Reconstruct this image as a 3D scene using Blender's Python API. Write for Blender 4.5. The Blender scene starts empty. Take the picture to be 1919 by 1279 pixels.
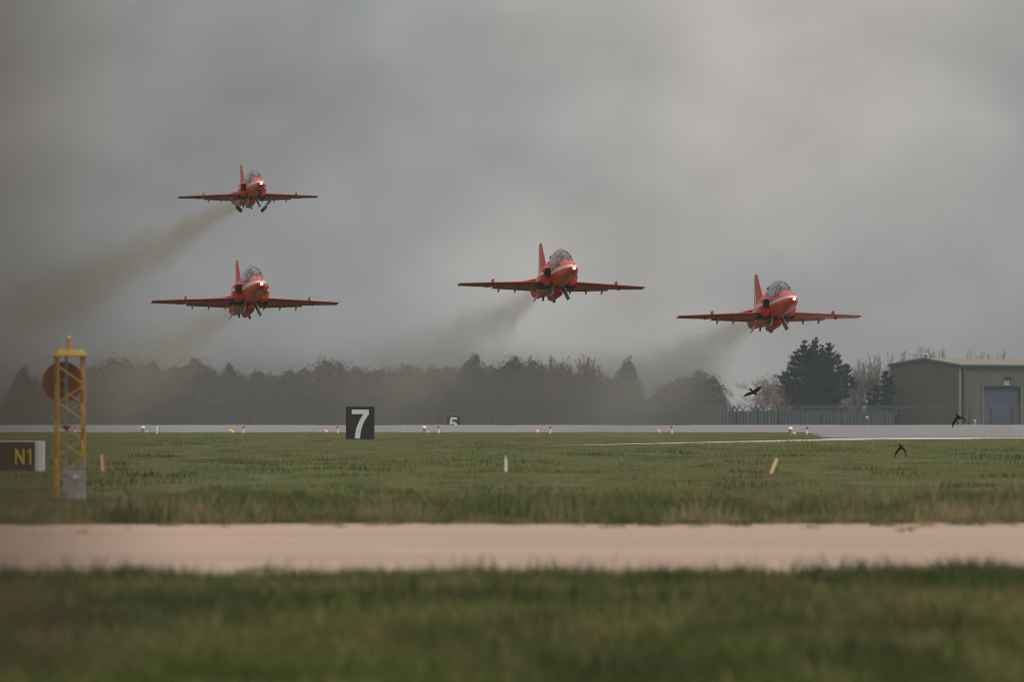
import bpy, math, random
import numpy as np
from mathutils import Vector, Matrix, Euler

R = math.radians
SC = bpy.context.scene
COL = SC.collection
random.seed(7)
RNG = np.random.default_rng(7)

# ------------------------------------------------------------------ camera
F = 20900.0          # focal length in pixels of a 1919 px wide frame
H = 1.10             # eye height above the airfield
YH = 784.5           # row of the horizon
cam_d = bpy.data.cameras.new("camera")
cam = bpy.data.objects.new("camera", cam_d)
COL.objects.link(cam)
cam.location = (0, 0, H)
cam.rotation_euler = (R(90) + math.atan((YH - 639.5) / F), 0, 0)
cam_d.sensor_width = 36.0
cam_d.lens = F / 1919 * 36
cam_d.clip_start = 0.5
cam_d.clip_end = 60000
cam_d.dof.use_dof = True
cam_d.dof.focus_distance = 530
cam_d.dof.aperture_fstop = 6.9
SC.camera = cam

# ------------------------------------------------------------------ world: high overcast
SUN_EL, SUN_AZ = 58, 118
world = bpy.data.worlds.new("World")
SC.world = world
world.use_nodes = True
wn, wl = world.node_tree.nodes, world.node_tree.links
wn.clear()
w_out = wn.new("ShaderNodeOutputWorld")
w_bg = wn.new("ShaderNodeBackground")
w_bg.inputs["Strength"].default_value = 0.10
sky = wn.new("ShaderNodeTexSky")
sky.sky_type = 'NISHITA'
sky.sun_disc = False
sky.sun_elevation = R(SUN_EL)
sky.sun_rotation = R(SUN_AZ)
tc = wn.new("ShaderNodeTexCoord")


def wmath(op, a, b=None, c=None):
    n = wn.new("ShaderNodeMath"); n.operation = op
    for i, v in enumerate((a, b, c)):
        if v is None:
            continue
        if isinstance(v, (int, float)):
            n.inputs[i].default_value = v
        else:
            wl.new(v, n.inputs[i])
    return n.outputs[0]


sep = wn.new("ShaderNodeSeparateXYZ"); wl.new(tc.outputs["Generated"], sep.inputs[0])
mp = wn.new("ShaderNodeMapping"); wl.new(tc.outputs["Generated"], mp.inputs[0])
mp.inputs["Location"].default_value = (0.0566, 0.3714, 0.5212)
mp.inputs["Scale"].default_value = (1, 1, 1.35)
n1 = wn.new("ShaderNodeTexNoise"); wl.new(mp.outputs[0], n1.inputs["Vector"])
n1.inputs["Scale"].default_value = 23; n1.inputs["Detail"].default_value = 3
n1.inputs["Roughness"].default_value = 0.42; n1.inputs["Distortion"].default_value = 0.2
n2 = wn.new("ShaderNodeTexNoise"); wl.new(mp.outputs[0], n2.inputs["Vector"])
n2.inputs["Scale"].default_value = 72; n2.inputs["Detail"].default_value = 3
n2.inputs["Roughness"].default_value = 0.5
# overcast luminance rises towards the zenith, clouds break it up
el = wmath('MAXIMUM', sep.outputs[2], 0.0)
grad = wmath('MULTIPLY_ADD', el, 1.85, 0.66)
cl = wmath('MULTIPLY_ADD', n1.outputs["Fac"], 1.7, 0.28)
cl2 = wmath('MULTIPLY_ADD', n2.outputs["Fac"], 0.55, 0.725)
lum = wmath('MULTIPLY', wmath('MULTIPLY', grad, cl), cl2)
ramp = wn.new("ShaderNodeValToRGB"); wl.new(n1.outputs["Fac"], ramp.inputs[0])
ramp.color_ramp.elements[0].position = 0.42; ramp.color_ramp.elements[0].color = (2.84, 2.96, 2.97, 1)
ramp.color_ramp.elements[1].position = 0.64; ramp.color_ramp.elements[1].color = (3.40, 3.20, 3.08, 1)
mulc = wn.new("ShaderNodeVectorMath"); mulc.operation = 'SCALE'
wl.new(ramp.outputs[0], mulc.inputs[0]); wl.new(lum, mulc.inputs["Scale"])
wmix = wn.new("ShaderNodeMixRGB"); wmix.inputs[0].default_value = 0.94
wl.new(sky.outputs[0], wmix.inputs[1]); wl.new(mulc.outputs[0], wmix.inputs[2])
wl.new(wmix.outputs[0], w_bg.inputs["Color"])
wl.new(w_bg.outputs[0], w_out.inputs["Surface"])

# ------------------------------------------------------------------ sun behind the cloud
sun_d = bpy.data.lights.new("sun", 'SUN')
sun_d.energy = 1.5
sun_d.angle = R(14)
sun_d.color = (1.0, 0.94, 0.86)
sun = bpy.data.objects.new("sun", sun_d)
COL.objects.link(sun)
sv = Vector((math.sin(R(SUN_AZ)) * math.cos(R(SUN_EL)), math.cos(R(SUN_AZ)) * math.cos(R(SUN_EL)), math.sin(R(SUN_EL))))
sun.rotation_euler = sv.to_track_quat('Z', 'Y').to_euler()
sun.location = (-60, -40, 80)

SC.view_settings.view_transform = 'Standard'
SC.view_settings.look = 'None'
SC.view_settings.exposure = 0.35
SC.view_settings.gamma = 1.0
SC.render.engine = 'CYCLES'
cy = SC.cycles
cy.use_denoising = True
cy.filter_width = 1.1
cy.max_bounces = 6
cy.diffuse_bounces = 2
cy.glossy_bounces = 3
cy.transmission_bounces = 4
cy.transparent_max_bounces = 24
cy.volume_bounces = 1
cy.caustics_reflective = False
cy.caustics_refractive = False
cy.volume_max_steps = 128


# ------------------------------------------------------------------ helpers
def at(px, py, D):
    return Vector(((px - 959.5) * D / F, D, H - (py - YH) * D / F))


def gd(py):
    return F * H / (py - YH)


def tag(o, label=None, cat=None, group=None, kind=None):
    if label: o["label"] = label
    if cat: o["category"] = cat
    if group: o["group"] = group
    if kind: o["kind"] = kind
    return o


def empty(name, loc=(0, 0, 0), rot=(0, 0, 0)):
    o = bpy.data.objects.new(name, None)
    COL.objects.link(o)
    o.location = loc
    o.rotation_euler = rot
    o.empty_display_size = 0.1
    return o


def obj(name, me, parent=None, mats=None):
    o = bpy.data.objects.new(name, me)
    COL.objects.link(o)
    if parent is not None:
        o.parent = parent
    if mats is not None and not me.materials:
        for m in (mats if isinstance(mats, (list, tuple)) else [mats]):
            me.materials.append(m)
    return o


def copy_tree(o, parent=None):
    c = o.copy(); COL.objects.link(c); c.parent = parent
    for ch in list(o.children):
        copy_tree(ch, c)
    return c


class MB:
    def __init__(s):
        s.v = []; s.f = []; s.m = []

    def add(s, vs, fs, mi=0):
        b = len(s.v)
        s.v += [tuple(p) for p in vs]
        s.f += [tuple(i + b for i in f) for f in fs]
        s.m += [mi] * len(fs)
        return s

    def box(s, c, d, mi=0, rot=None):
        x, y, z = (k / 2 for k in d)
        vs = [Vector(p) for p in ((-x, -y, -z), (x, -y, -z), (x, y, -z), (-x, y, -z), (-x, -y, z), (x, -y, z), (x, y, z), (-x, y, z))]
        if rot is not None:
            M = Euler(rot).to_matrix(); vs = [M @ p for p in vs]
        c = Vector(c)
        return s.add([p + c for p in vs], [(3, 2, 1, 0), (4, 5, 6, 7), (0, 1, 5, 4), (1, 2, 6, 5), (2, 3, 7, 6), (3, 0, 4, 7)], mi)

    def tube(s, p, q, r0, r1=None, n=8, mi=0, caps=True):
        r1 = r0 if r1 is None else r1
        p, q = Vector(p), Vector(q)
        d = (q - p).normalized()
        u = d.orthogonal().normalized(); w = d.cross(u)
        vs = []
        for c, r in ((p, r0), (q, r1)):
            for i in range(n):
                a = 2 * math.pi * i / n
                vs.append(c + (u * math.cos(a) + w * math.sin(a)) * r)
        fs = [(i, (i + 1) % n, n + (i + 1) % n, n + i) for i in range(n)]
        if caps:
            fs += [tuple(range(n - 1, -1, -1)), tuple(range(n, 2 * n))]
        return s.add(vs, fs, mi)

    def loft(s, rings, mi=0, cap0=True, cap1=True, closed=True):
        n = len(rings[0]); vs = [p for r in rings for p in r]; fs = []
        for k in range(len(rings) - 1):
            for i in range(n if closed else n - 1):
                j = (i + 1) % n
                fs.append((k * n + i, k * n + j, (k + 1) * n + j, (k + 1) * n + i))
        if cap0: fs.append(tuple(range(n - 1, -1, -1)))
        if cap1: fs.append(tuple((len(rings) - 1) * n + i for i in range(n)))
        return s.add(vs, fs, mi)

    def lathe(s, prof, c=(0, 0, 0), n=12, axis='Z', mi=0):
        rings = []
        for r, h in prof:
            ring = []
            for i in range(n):
                a = 2 * math.pi * i / n
                p = (r * math.cos(a), r * math.sin(a), h)
                if axis == 'Y': p = (p[0], p[2], p[1])
                if axis == 'X': p = (p[2], p[0], p[1])
                ring.append(Vector(p) + Vector(c))
            rings.append(ring)
        return s.loft(rings, mi)

    def poly(s, pts2, c, thick, mi=0):
        """outline in x,z extruded in y"""
        n = len(pts2); c = Vector(c)
        a = [c + Vector((x, -thick / 2, z)) for x, z in pts2]
        b = [c + Vector((x, thick / 2, z)) for x, z in pts2]
        fs = [tuple(range(n)), tuple(range(2 * n - 1, n - 1, -1))]
        fs += [((i + 1) % n, i, n + i, n + (i + 1) % n) for i in range(n)]
        return s.add(a + b, fs, mi)

    def mesh(s, name, smooth=False):
        me = bpy.data.meshes.new(name)
        me.from_pydata(s.v, [], s.f)
        if any(s.m):
            me.polygons.foreach_set("material_index", s.m)
        import bmesh
        bm = bmesh.new(); bm.from_mesh(me)
        bmesh.ops.recalc_face_normals(bm, faces=bm.faces)
        bm.to_mesh(me); bm.free()
        if smooth:
            me.polygons.foreach_set("use_smooth", [True] * len(me.polygons))
        me.update()
        return me

    def build(s, name, mats, parent=None, smooth=False, bevel=0):
        o = obj(name, s.mesh(name, smooth), parent, mats)
        if bevel:
            md = o.modifiers.new("bevel", 'BEVEL'); md.width = bevel; md.segments = 2; md.limit_method = 'ANGLE'
        if smooth:
            md = o.modifiers.new("edge_split", 'EDGE_SPLIT'); md.split_angle = R(42)
        return o


def np_mesh(name, verts, faces):
    """verts (n,3), faces (m,3) triangles"""
    me = bpy.data.meshes.new(name)
    nv, nf = len(verts), len(faces)
    me.vertices.add(nv); me.vertices.foreach_set("co", np.asarray(verts, np.float32).ravel())
    me.loops.add(nf * 3); me.loops.foreach_set("vertex_index", np.asarray(faces, np.int32).ravel())
    me.polygons.add(nf)
    me.polygons.foreach_set("loop_start", np.arange(0, nf * 3, 3, dtype=np.int32))
    me.update(calc_edges=True)
    me.validate()
    return me


def catmull(st, sub=4):
    """smooth rows of numbers"""
    st = np.array(st, float); out = []
    n = len(st)
    for i in range(n - 1):
        p0 = st[max(i - 1, 0)]; p1 = st[i]; p2 = st[i + 1]; p3 = st[min(i + 2, n - 1)]
        for k in range(sub):
            t = k / sub
            out.append(0.5 * ((2 * p1) + (-p0 + p2) * t + (2 * p0 - 5 * p1 + 4 * p2 - p3) * t * t + (-p0 + 3 * p1 - 3 * p2 + p3) * t ** 3))
    out.append(st[-1])
    return out


# ------------------------------------------------------------------ materials
def mat(name, color, rough=0.6, metal=0.0, var=0.0, vscale=3.0, color2=None, spec=0.4, bump=0.0, bscale=30, coat=0.0, vec='Object', stretch=None):
    m = bpy.data.materials.new(name); m.use_nodes = True
    nt = m.node_tree; b = nt.nodes["Principled BSDF"]
    b.inputs["Base Color"].default_value = (*color, 1)
    b.inputs["Roughness"].default_value = rough
    b.inputs["Metallic"].default_value = metal
    b.inputs["Specular IOR Level"].default_value = spec
    b.inputs["Coat Weight"].default_value = coat
    if var or color2 is not None or bump:
        t = nt.nodes.new("ShaderNodeTexCoord")
        mpn = nt.nodes.new("ShaderNodeMapping"); nt.links.new(t.outputs[vec], mpn.inputs[0])
        if stretch: mpn.inputs["Scale"].default_value = stretch
        if var or color2 is not None:
            n = nt.nodes.new("ShaderNodeTexNoise"); nt.links.new(mpn.outputs[0], n.inputs["Vector"])
            n.inputs["Scale"].default_value = vscale; n.inputs["Detail"].default_value = 6; n.inputs["Roughness"].default_value = 0.62
            r = nt.nodes.new("ShaderNodeValToRGB"); nt.links.new(n.outputs["Fac"], r.inputs[0])
            c2 = color2 if color2 is not None else tuple(min(1, c * (1 + var)) for c in color)
            c1 = color if color2 is not None else tuple(c * (1 - var) for c in color)
            r.color_ramp.elements[0].position = 0.35; r.color_ramp.elements[0].color = (*c1, 1)
            r.color_ramp.elements[1].position = 0.65; r.color_ramp.elements[1].color = (*c2, 1)
            nt.links.new(r.outputs[0], b.inputs["Base Color"])
        if bump:
            n = nt.nodes.new("ShaderNodeTexNoise"); nt.links.new(mpn.outputs[0], n.inputs["Vector"])
            n.inputs["Scale"].default_value = bscale; n.inputs["Detail"].default_value = 4
            bp = nt.nodes.new("ShaderNodeBump"); bp.inputs["Strength"].default_value = bump
            nt.links.new(n.outputs["Fac"], bp.inputs["Height"]); nt.links.new(bp.outputs[0], b.inputs["Normal"])
    return m


def emit(name, color, strength):
    m = bpy.data.materials.new(name); m.use_nodes = True
    b = m.node_tree.nodes["Principled BSDF"]
    b.inputs["Base Color"].default_value = (*color, 1)
    b.inputs["Emission Color"].default_value = (*color, 1)
    b.inputs["Emission Strength"].default_value = strength
    return m


class NT:
    """tiny node helper"""
    def __init__(s, m):
        s.t = m.node_tree; s.n = s.t.nodes; s.l = s.t.links

    def node(s, kind, **kw):
        n = s.n.new(kind)
        for k, v in kw.items(): setattr(n, k, v)
        return n

    def m(s, op, a, b=None, c=None, clamp=False):
        n = s.node("ShaderNodeMath", operation=op, use_clamp=clamp)
        for i, v in enumerate((a, b, c)):
            if v is None: continue
            if isinstance(v, (int, float)): n.inputs[i].default_value = v
            else: s.l.new(v, n.inputs[i])
        return n.outputs[0]

    def step(s, v, lo, hi):
        n = s.node("ShaderNodeMapRange", interpolation_type='SMOOTHSTEP')
        s.l.new(v, n.inputs[0]); n.inputs[1].default_value = lo; n.inputs[2].default_value = hi
        return n.outputs[0]

    def noise(s, vec, scale, detail=4, rough=0.55, dist=0.0, out="Fac"):
        n = s.node("ShaderNodeTexNoise"); s.l.new(vec, n.inputs["Vector"])
        n.inputs["Scale"].default_value = scale; n.inputs["Detail"].default_value = detail
        n.inputs["Roughness"].default_value = rough; n.inputs["Distortion"].default_value = dist
        return n.outputs[out]

    def mix(s, fac, a, b):
        n = s.node("ShaderNodeMixRGB")
        for i, v in enumerate((fac, a, b)):
            if isinstance(v, (int, float)): n.inputs[i].default_value = v
            elif isinstance(v, tuple): n.inputs[i].default_value = (*v, 1)
            else: s.l.new(v, n.inputs[i])
        return n.outputs[0]


def volume_mat(name, color):
    m = bpy.data.materials.new(name); m.use_nodes = True
    h = NT(m); h.n.clear()
    out = h.node("ShaderNodeOutputMaterial")
    pv = h.node("ShaderNodeVolumePrincipled")
    pv.inputs["Color"].default_value = (*color, 1)
    pv.inputs["Anisotropy"].default_value = 0.0
    h.l.new(pv.outputs[0], out.inputs["Volume"])
    return m, h, pv


# grass blades: green to straw, by place and by tuft
def grass_mat(name, greens, straw, straw_lo, straw_hi, scale):
    m = bpy.data.materials.new(name); m.use_nodes = True
    h = NT(m); b = h.n["Principled BSDF"]
    g = h.node("ShaderNodeNewGeometry")
    oi = h.node("ShaderNodeObjectInfo")
    n = h.noise(g.outputs["Position"], scale, 4, 0.6)
    nb = h.noise(g.outputs["Position"], scale * 0.17, 3, 0.5)
    c = h.mix(h.step(n, 0.35, 0.65), greens[0], greens[1])
    c = h.mix(h.step(nb, 0.42, 0.62), c, greens[2])
    f = h.m('MULTIPLY', h.step(h.m('ADD', h.m('MULTIPLY', oi.outputs["Random"], 0.55), h.m('MULTIPLY', nb, 0.55)), straw_lo, straw_hi), 0.85)
    c = h.mix(f, c, straw)
    vv = h.node('ShaderNodeVectorMath', operation='SCALE'); h.l.new(c, vv.inputs[0]); h.l.new(h.m('MULTIPLY_ADD', oi.outputs['Random'], 0.8, 0.62), vv.inputs['Scale']); c = vv.outputs[0]
    h.l.new(c, b.inputs["Base Color"])
    b.inputs["Roughness"].default_value = 0.75
    b.inputs["Specular IOR Level"].default_value = 0.15
    tl = h.node("ShaderNodeBsdfTranslucent"); h.l.new(c, tl.inputs["Color"])       # thin blades let light through
    mx = h.node("ShaderNodeMixShader"); mx.inputs[0].default_value = 0.42
    h.l.new(b.outputs[0], mx.inputs[1]); h.l.new(tl.outputs[0], mx.inputs[2])
    h.l.new(mx.outputs[0], h.n["Material Output"].inputs["Surface"])
    return m


G1, G2, G3 = (0.160, 0.198, 0.068), (0.250, 0.262, 0.112), (0.232, 0.230, 0.102)
M = {
    'grass_mid': grass_mat('grass_mid', (G1, G2, G3), (0.200, 0.180, 0.090), 0.55, 0.85, 0.5),
    'grass_dark': grass_mat('grass_dark', ((0.050, 0.075, 0.026), (0.085, 0.105, 0.040), (0.070, 0.088, 0.032)), (0.13, 0.115, 0.055), 0.6, 0.9, 0.5),
    'grass_rough': grass_mat('grass_rough', ((0.085, 0.115, 0.036), (0.125, 0.150, 0.052), (0.150, 0.155, 0.066)), (0.27, 0.215, 0.12), 0.50, 0.86, 0.8),
    'grass_near': grass_mat('grass_near', ((0.078, 0.116, 0.022), (0.120, 0.165, 0.034), (0.132, 0.150, 0.042)), (0.25, 0.19, 0.10), 0.50, 0.82, 0.7),
    'red': None,
    'dark': mat('dark_rubber', (0.015, 0.015, 0.016), 0.7),
    'cockpit': mat('cockpit_grey', (0.11, 0.115, 0.12), 0.7),
    'seatgrey': mat('seat_grey', (0.22, 0.23, 0.23), 0.7),
    'metal': mat('gear_metal', (0.32, 0.33, 0.34), 0.4, 0.3),
    'pipe': mat('jet_pipe_metal', (0.10, 0.085, 0.075), 0.45, 0.8),
    'white_paint': mat('white_paint', (0.75, 0.75, 0.74), 0.4, var=0.06),
    'yellow': mat('yellow_paint', (0.52, 0.30, 0.045), 0.5, color2=(0.44, 0.24, 0.04), vscale=9, bump=0.1),
    'galv': mat('galvanised_steel', (0.30, 0.31, 0.31), 0.5, 0.5, var=0.15, vscale=6),
    'concrete_grey': mat('weathered_grey_box', (0.22, 0.21, 0.195), 0.8, color2=(0.38, 0.36, 0.33), vscale=5),
    'disc_red': mat('faded_red_paint', (0.30, 0.060, 0.030), 0.6, color2=(0.24, 0.055, 0.03), vscale=4),
    'board_black': mat('board_black', (0.020, 0.018, 0.015), 0.55, var=0.25, vscale=2),
    'board_white': mat('board_white', (0.66, 0.66, 0.65), 0.5, var=0.05),
    'sign_brown': mat('sign_dark_brown', (0.030, 0.017, 0.010), 0.5),
    'sign_yellow': mat('sign_yellow', (0.62, 0.40, 0.03), 0.5),
    'orange': mat('faded_orange', (0.80, 0.42, 0.18), 0.6, var=0.1),
    'peach': mat('pale_orange', (0.86, 0.60, 0.36), 0.6, var=0.1),
    'wood': mat('weathered_wood', (0.20, 0.11, 0.07), 0.85, color2=(0.30, 0.21, 0.16), vscale=20),
    'red_paint': mat('red_paint', (0.60, 0.03, 0.02), 0.5),
    'amber': mat('amber_paint', (0.75, 0.34, 0.05), 0.45),
    'lens': mat('white_lens', (0.82, 0.82, 0.80), 0.15, spec=0.6),
    'bird': mat('black_feathers', (0.008, 0.008, 0.009), 0.9, spec=0.05),
    'teal': mat('teal_sheet', (0.048, 0.078, 0.084), 0.6, color2=(0.072, 0.102, 0.106), vscale=0.9, stretch=(1, 1, .15)),
    'post_c': mat('fence_post_concrete', (0.055, 0.043, 0.036), 0.85, var=0.2, vscale=4),
    'wire': mat('wire', (0.22, 0.22, 0.22), 0.6, 0.5),
    'clad': mat('green_cladding', (0.085, 0.088, 0.058), 0.55, color2=(0.105, 0.104, 0.068), vscale=0.35, stretch=(1, 1, 0.2)),
    'clad_trim': mat('cladding_trim', (0.17, 0.16, 0.11), 0.55, var=0.08),
    'roof': mat('tan_roof_sheet', (0.17, 0.145, 0.09), 0.6, color2=(0.145, 0.12, 0.075), vscale=0.5),
    'teal_dark': mat('dark_teal_paint', (0.025, 0.055, 0.062), 0.5),
    'door_blue': mat('blue_grey_door', (0.042, 0.058, 0.082), 0.5, var=0.08, vscale=1.0),
    'bark': mat('bark', (0.13, 0.10, 0.08), 0.9, var=0.25, vscale=2),
    'bark_grey': mat('grey_twigs', (0.24, 0.21, 0.19), 0.9, var=0.2, vscale=0.6),
    'bark_brown': mat('brown_twigs', (0.17, 0.135, 0.11), 0.9, var=0.2, vscale=0.6),
    'needle': mat('dark_needles', (0.022, 0.048, 0.046), 0.8, color2=(0.052, 0.074, 0.054), vscale=0.55, spec=0.15),
    'needle_b': mat('blue_green_needles', (0.028, 0.052, 0.052), 0.8, color2=(0.046, 0.066, 0.058), vscale=0.6, spec=0.15),
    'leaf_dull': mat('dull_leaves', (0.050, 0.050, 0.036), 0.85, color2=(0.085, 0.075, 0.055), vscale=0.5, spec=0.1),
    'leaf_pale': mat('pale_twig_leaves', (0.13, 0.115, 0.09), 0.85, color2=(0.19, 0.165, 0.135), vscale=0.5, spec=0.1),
}

# ------------------------------------------------------------------ ground
_ph = RNG.uniform(0, 6.28, (60,)); _an = RNG.uniform(0, 6.28, (60,)); _wl = RNG.uniform(1.4, 9.0, (60,))


def swell(x, y):
    """gentle lumps of the airfield turf, never above 0"""
    z = 0
    for i in range(40):
        k = 6.283 / _wl[i]
        z = z + np.sin((x * math.cos(_an[i]) + y * 0.35 * math.sin(_an[i])) * k + _ph[i]) * (_wl[i] / 9) ** 0.6
    return np.clip(-0.05 + z * 0.0085, -0.12, -0.004)


ys = [-400, -100, 0, 20]
y = 34.0
while y < 960:
    ys.append(y); y *= 1.0042
ys += list(np.geomspace(960, 3000, 40)) + [4500, 8000, 15000, 30000]
xs = [-20000, -6000, -2000, -700, -300, -160] + list(np.arange(-90, -32, 3.0)) + list(np.arange(-32, 32.1, 0.45)) + list(np.arange(35, 91, 3.0)) + [160, 300, 700, 2000, 6000, 20000]
XX, YY = np.meshgrid(np.array(xs), np.array(ys))
ZZ = swell(XX, YY)
nx, ny = len(xs), len(ys)
idx = np.arange(nx * ny).reshape(ny, nx)
q = np.stack([idx[:-1, :-1], idx[:-1, 1:], idx[1:, 1:], idx[1:, :-1]], -1).reshape(-1, 4)
tri = np.concatenate([q[:, [0, 1, 2]], q[:, [0, 2, 3]]])
gm = np_mesh("ground", np.stack([XX, YY, ZZ], -1).reshape(-1, 3), tri)
gm.polygons.foreach_set("use_smooth", [True] * len(gm.polygons))
m_ground = bpy.data.materials.new("turf_soil"); m_ground.use_nodes = True
h = NT(m_ground); b = h.n["Principled BSDF"]; g = h.node("ShaderNodeNewGeometry")
a = h.noise(g.outputs["Position"], 0.6, 6, 0.65); a2 = h.noise(g.outputs["Position"], 0.09, 4, 0.5)
c = h.mix(h.step(a, 0.38, 0.62), (0.058, 0.070, 0.026), (0.090, 0.100, 0.038))
c = h.mix(h.m('MULTIPLY', h.step(a2, 0.45, 0.65), 0.5), c, (0.090, 0.085, 0.038))
h.l.new(c, b.inputs["Base Color"]); b.inputs["Roughness"].default_value = 0.9; b.inputs["Specular IOR Level"].default_value = 0.1
tag(obj("ground", gm, None, m_ground), kind="structure")


def sheet(name, pts, z, m, thick=0.0):
    """flat paved sheet from ground points (x, y), fan-free ngon"""
    mb = MB()
    mb.add([(x, y, z) for x, y in pts], [tuple(range(len(pts)))])
    o = mb.build(name, m)
    tag(o, kind="structure")
    return o


def gp(px, py):
    D = gd(py); return ((px - 959.5) * D / F, D)


m_tarmac = mat('runway_asphalt', (0.125, 0.124, 0.126), 0.75, color2=(0.180, 0.175, 0.172), vscale=0.05, vec='Object', stretch=(0.03, 0.6, 1), spec=0.3)
m_conc = mat('pale_concrete', (0.44, 0.37, 0.32), 0.85, color2=(0.36, 0.31, 0.27), vscale=0.15)
m_path = mat('perimeter_track', (0.362, 0.240, 0.172), 0.9, color2=(0.280, 0.198, 0.152), vscale=0.30, bump=0.15, bscale=40, stretch=(0.35, 0.6, 1))
m_line = mat('runway_white_line', (0.72, 0.72, 0.70), 0.7, var=0.15, vscale=0.15)

# runway: wide tarmac, its near edge steps towards the camera on the right
DN, DF = 845.0, 1740.0
xs_turn = (1532 - 959.5) / F
sheet("runway", [(-400, DN), (gp(1533, 813)[0] * 1.0, DN), (gp(1545, 821.5)[0], gd(821.5)), (gp(1700, 820.5)[0], gd(820.5)),
                 (gp(1919, 820.2)[0], gd(820.2)), (420, gd(820.0)), (420, DF), (-400, DF)], 0.020, m_tarmac)
lines = MB()
x = -130.0
random.seed(3)
while x < 160:
    w = random.uniform(10, 34)
    lines.add([(x, DF - 34, 0.026), (x + w, DF - 34, 0.026), (x + w, DF - 7, 0.026), (x, DF - 7, 0.026)], [(0, 1, 2, 3)])
    x += w + random.choice([0.5, 3, 7, 12])
tag(lines.build("runway_edge_line", m_line), kind="structure")
# concrete strip that leaves the runway towards the left
lo = [(1040, 836.5), (1180, 834.2), (1320, 831.4), (1440, 829.6), (1560, 827.0), (1700, 824.9), (1919, 823.2)]
hi = [(1919, 820.6), (1700, 821.0), (1560, 822.2), (1534, 824.4), (1440, 826.6), (1320, 829.4), (1180, 832.9), (1040, 835.8)]
sheet("concrete_strip", [gp(*p) for p in lo] + [(60, gd(823.0)), (60, gd(820.4))] + [gp(*p) for p in hi], 0.012, m_conc)
# perimeter track, ragged edges
PN, PF = 74.5, 114.5
near = [(x, PN + random.uniform(-0.5, 0.5)) for x in np.arange(-14, 14.1, 0.6)]
far = [(x, PF + random.uniform(-0.8, 0.8) + x * 0.12) for x in np.arange(14, -14.1, -0.8)]
sheet("perimeter_track", [(-260, PN)] + near + [(260, PN), (260, PF)] + far + [(-260, PF)], 0.015, m_path)


# ------------------------------------------------------------------ grass tufts
def clump(name, n, rad, h0, h1, w, m, seg=1, lean=0.5):
    V = []; Fc = []
    for i in range(n):
        r = rad * math.sqrt(random.random()); a = random.uniform(0, 6.283)
        bx, by = r * math.cos(a), r * math.sin(a)
        hh = random.uniform(h0, h1) * (1 - 0.45 * (r / rad) ** 2)
        la = random.uniform(0, 6.283); ln = random.uniform(0.1, 1) * lean * hh
        dx, dy = math.cos(la) * ln, math.sin(la) * ln
        wa = random.uniform(0, 3.1416); ww = w * random.uniform(0.7, 1.4)
        ox, oy = math.cos(wa) * ww / 2, math.sin(wa) * ww / 2
        b = len(V)
        if seg == 1:
            V += [(bx - ox, by - oy, -0.1), (bx + ox, by + oy, -0.1), (bx + dx, by + dy, hh)]
            Fc.append((b, b + 1, b + 2))
        else:
            V += [(bx - ox, by - oy, -0.1), (bx + ox, by + oy, -0.1), (bx + dx * .35 - ox * .8, by + dy * .35 - oy * .8, hh * .62),
                  (bx + dx * .35 + ox * .8, by + dy * .35 + oy * .8, hh * .62), (bx + dx, by + dy, hh)]
            Fc += [(b, b + 1, b + 3), (b, b + 3, b + 2), (b + 2, b + 3, b + 4)]
    me = np_mesh(name, np.array(V), np.array(Fc)); me.materials.append(m)
    return bpy.data.objects.new(name, me)      # source of instances only


def scatter(name, P, scl, sources, label, cat='grass'):
    n = len(P)
    me = bpy.data.meshes.new(name)
    me.vertices.add(n); me.vertices.foreach_set("co", np.asarray(P, np.float32).ravel())
    at_r = me.attributes.new("turn", 'FLOAT_VECTOR', 'POINT')
    rv = np.zeros((n, 3), np.float32); rv[:, 2] = RNG.uniform(0, 6.28, n)
    at_r.data.foreach_set("vector", rv.ravel())
    at_s = me.attributes.new("size", 'FLOAT_VECTOR', 'POINT')
    at_s.data.foreach_set("vector", np.asarray(scl, np.float32).ravel())
    o = obj(name, me)
    ng = bpy.data.node_groups.new(name, 'GeometryNodeTree')
    ng.interface.new_socket("Geometry", in_out='INPUT', socket_type='NodeSocketGeometry')
    ng.interface.new_socket("Geometry", in_out='OUTPUT', socket_type='NodeSocketGeometry')
    N, L = ng.nodes, ng.links
    gi, go = N.new("NodeGroupInput"), N.new("NodeGroupOutput")
    iop = N.new("GeometryNodeInstanceOnPoints")
    jn = N.new("GeometryNodeJoinGeometry")
    for s_ in sources:
        oi = N.new("GeometryNodeObjectInfo"); oi.inputs["Object"].default_value = s_
        oi.inputs["As Instance"].default_value = True
        L.new(oi.outputs["Geometry"], jn.inputs[0])
    rnd = N.new("FunctionNodeRandomValue"); rnd.data_type = 'INT'
    rnd.inputs[4].default_value = 0; rnd.inputs[5].default_value = len(sources) - 1
    ra, sa = N.new("GeometryNodeInputNamedAttribute"), N.new("GeometryNodeInputNamedAttribute")
    for nd, k in ((ra, "turn"), (sa, "size")):
        nd.data_type = 'FLOAT_VECTOR'; nd.inputs[0].default_value = k
    L.new(gi.outputs[0], iop.inputs["Points"]); L.new(jn.outputs[0], iop.inputs["Instance"])
    iop.inputs["Pick Instance"].default_value = True
    L.new(rnd.outputs[2], iop.inputs["Instance Index"])
    e2r = N.new("FunctionNodeEulerToRotation"); L.new(ra.outputs[0], e2r.inputs[0])
    L.new(e2r.outputs[0], iop.inputs["Rotation"]); L.new(sa.outputs[0], iop.inputs["Scale"])
    L.new(iop.outputs[0], go.inputs[0])
    md = o.modifiers.new("tufts", 'NODES'); md.node_group = ng
    tag(o, label, cat, kind="stuff")
    return o


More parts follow.
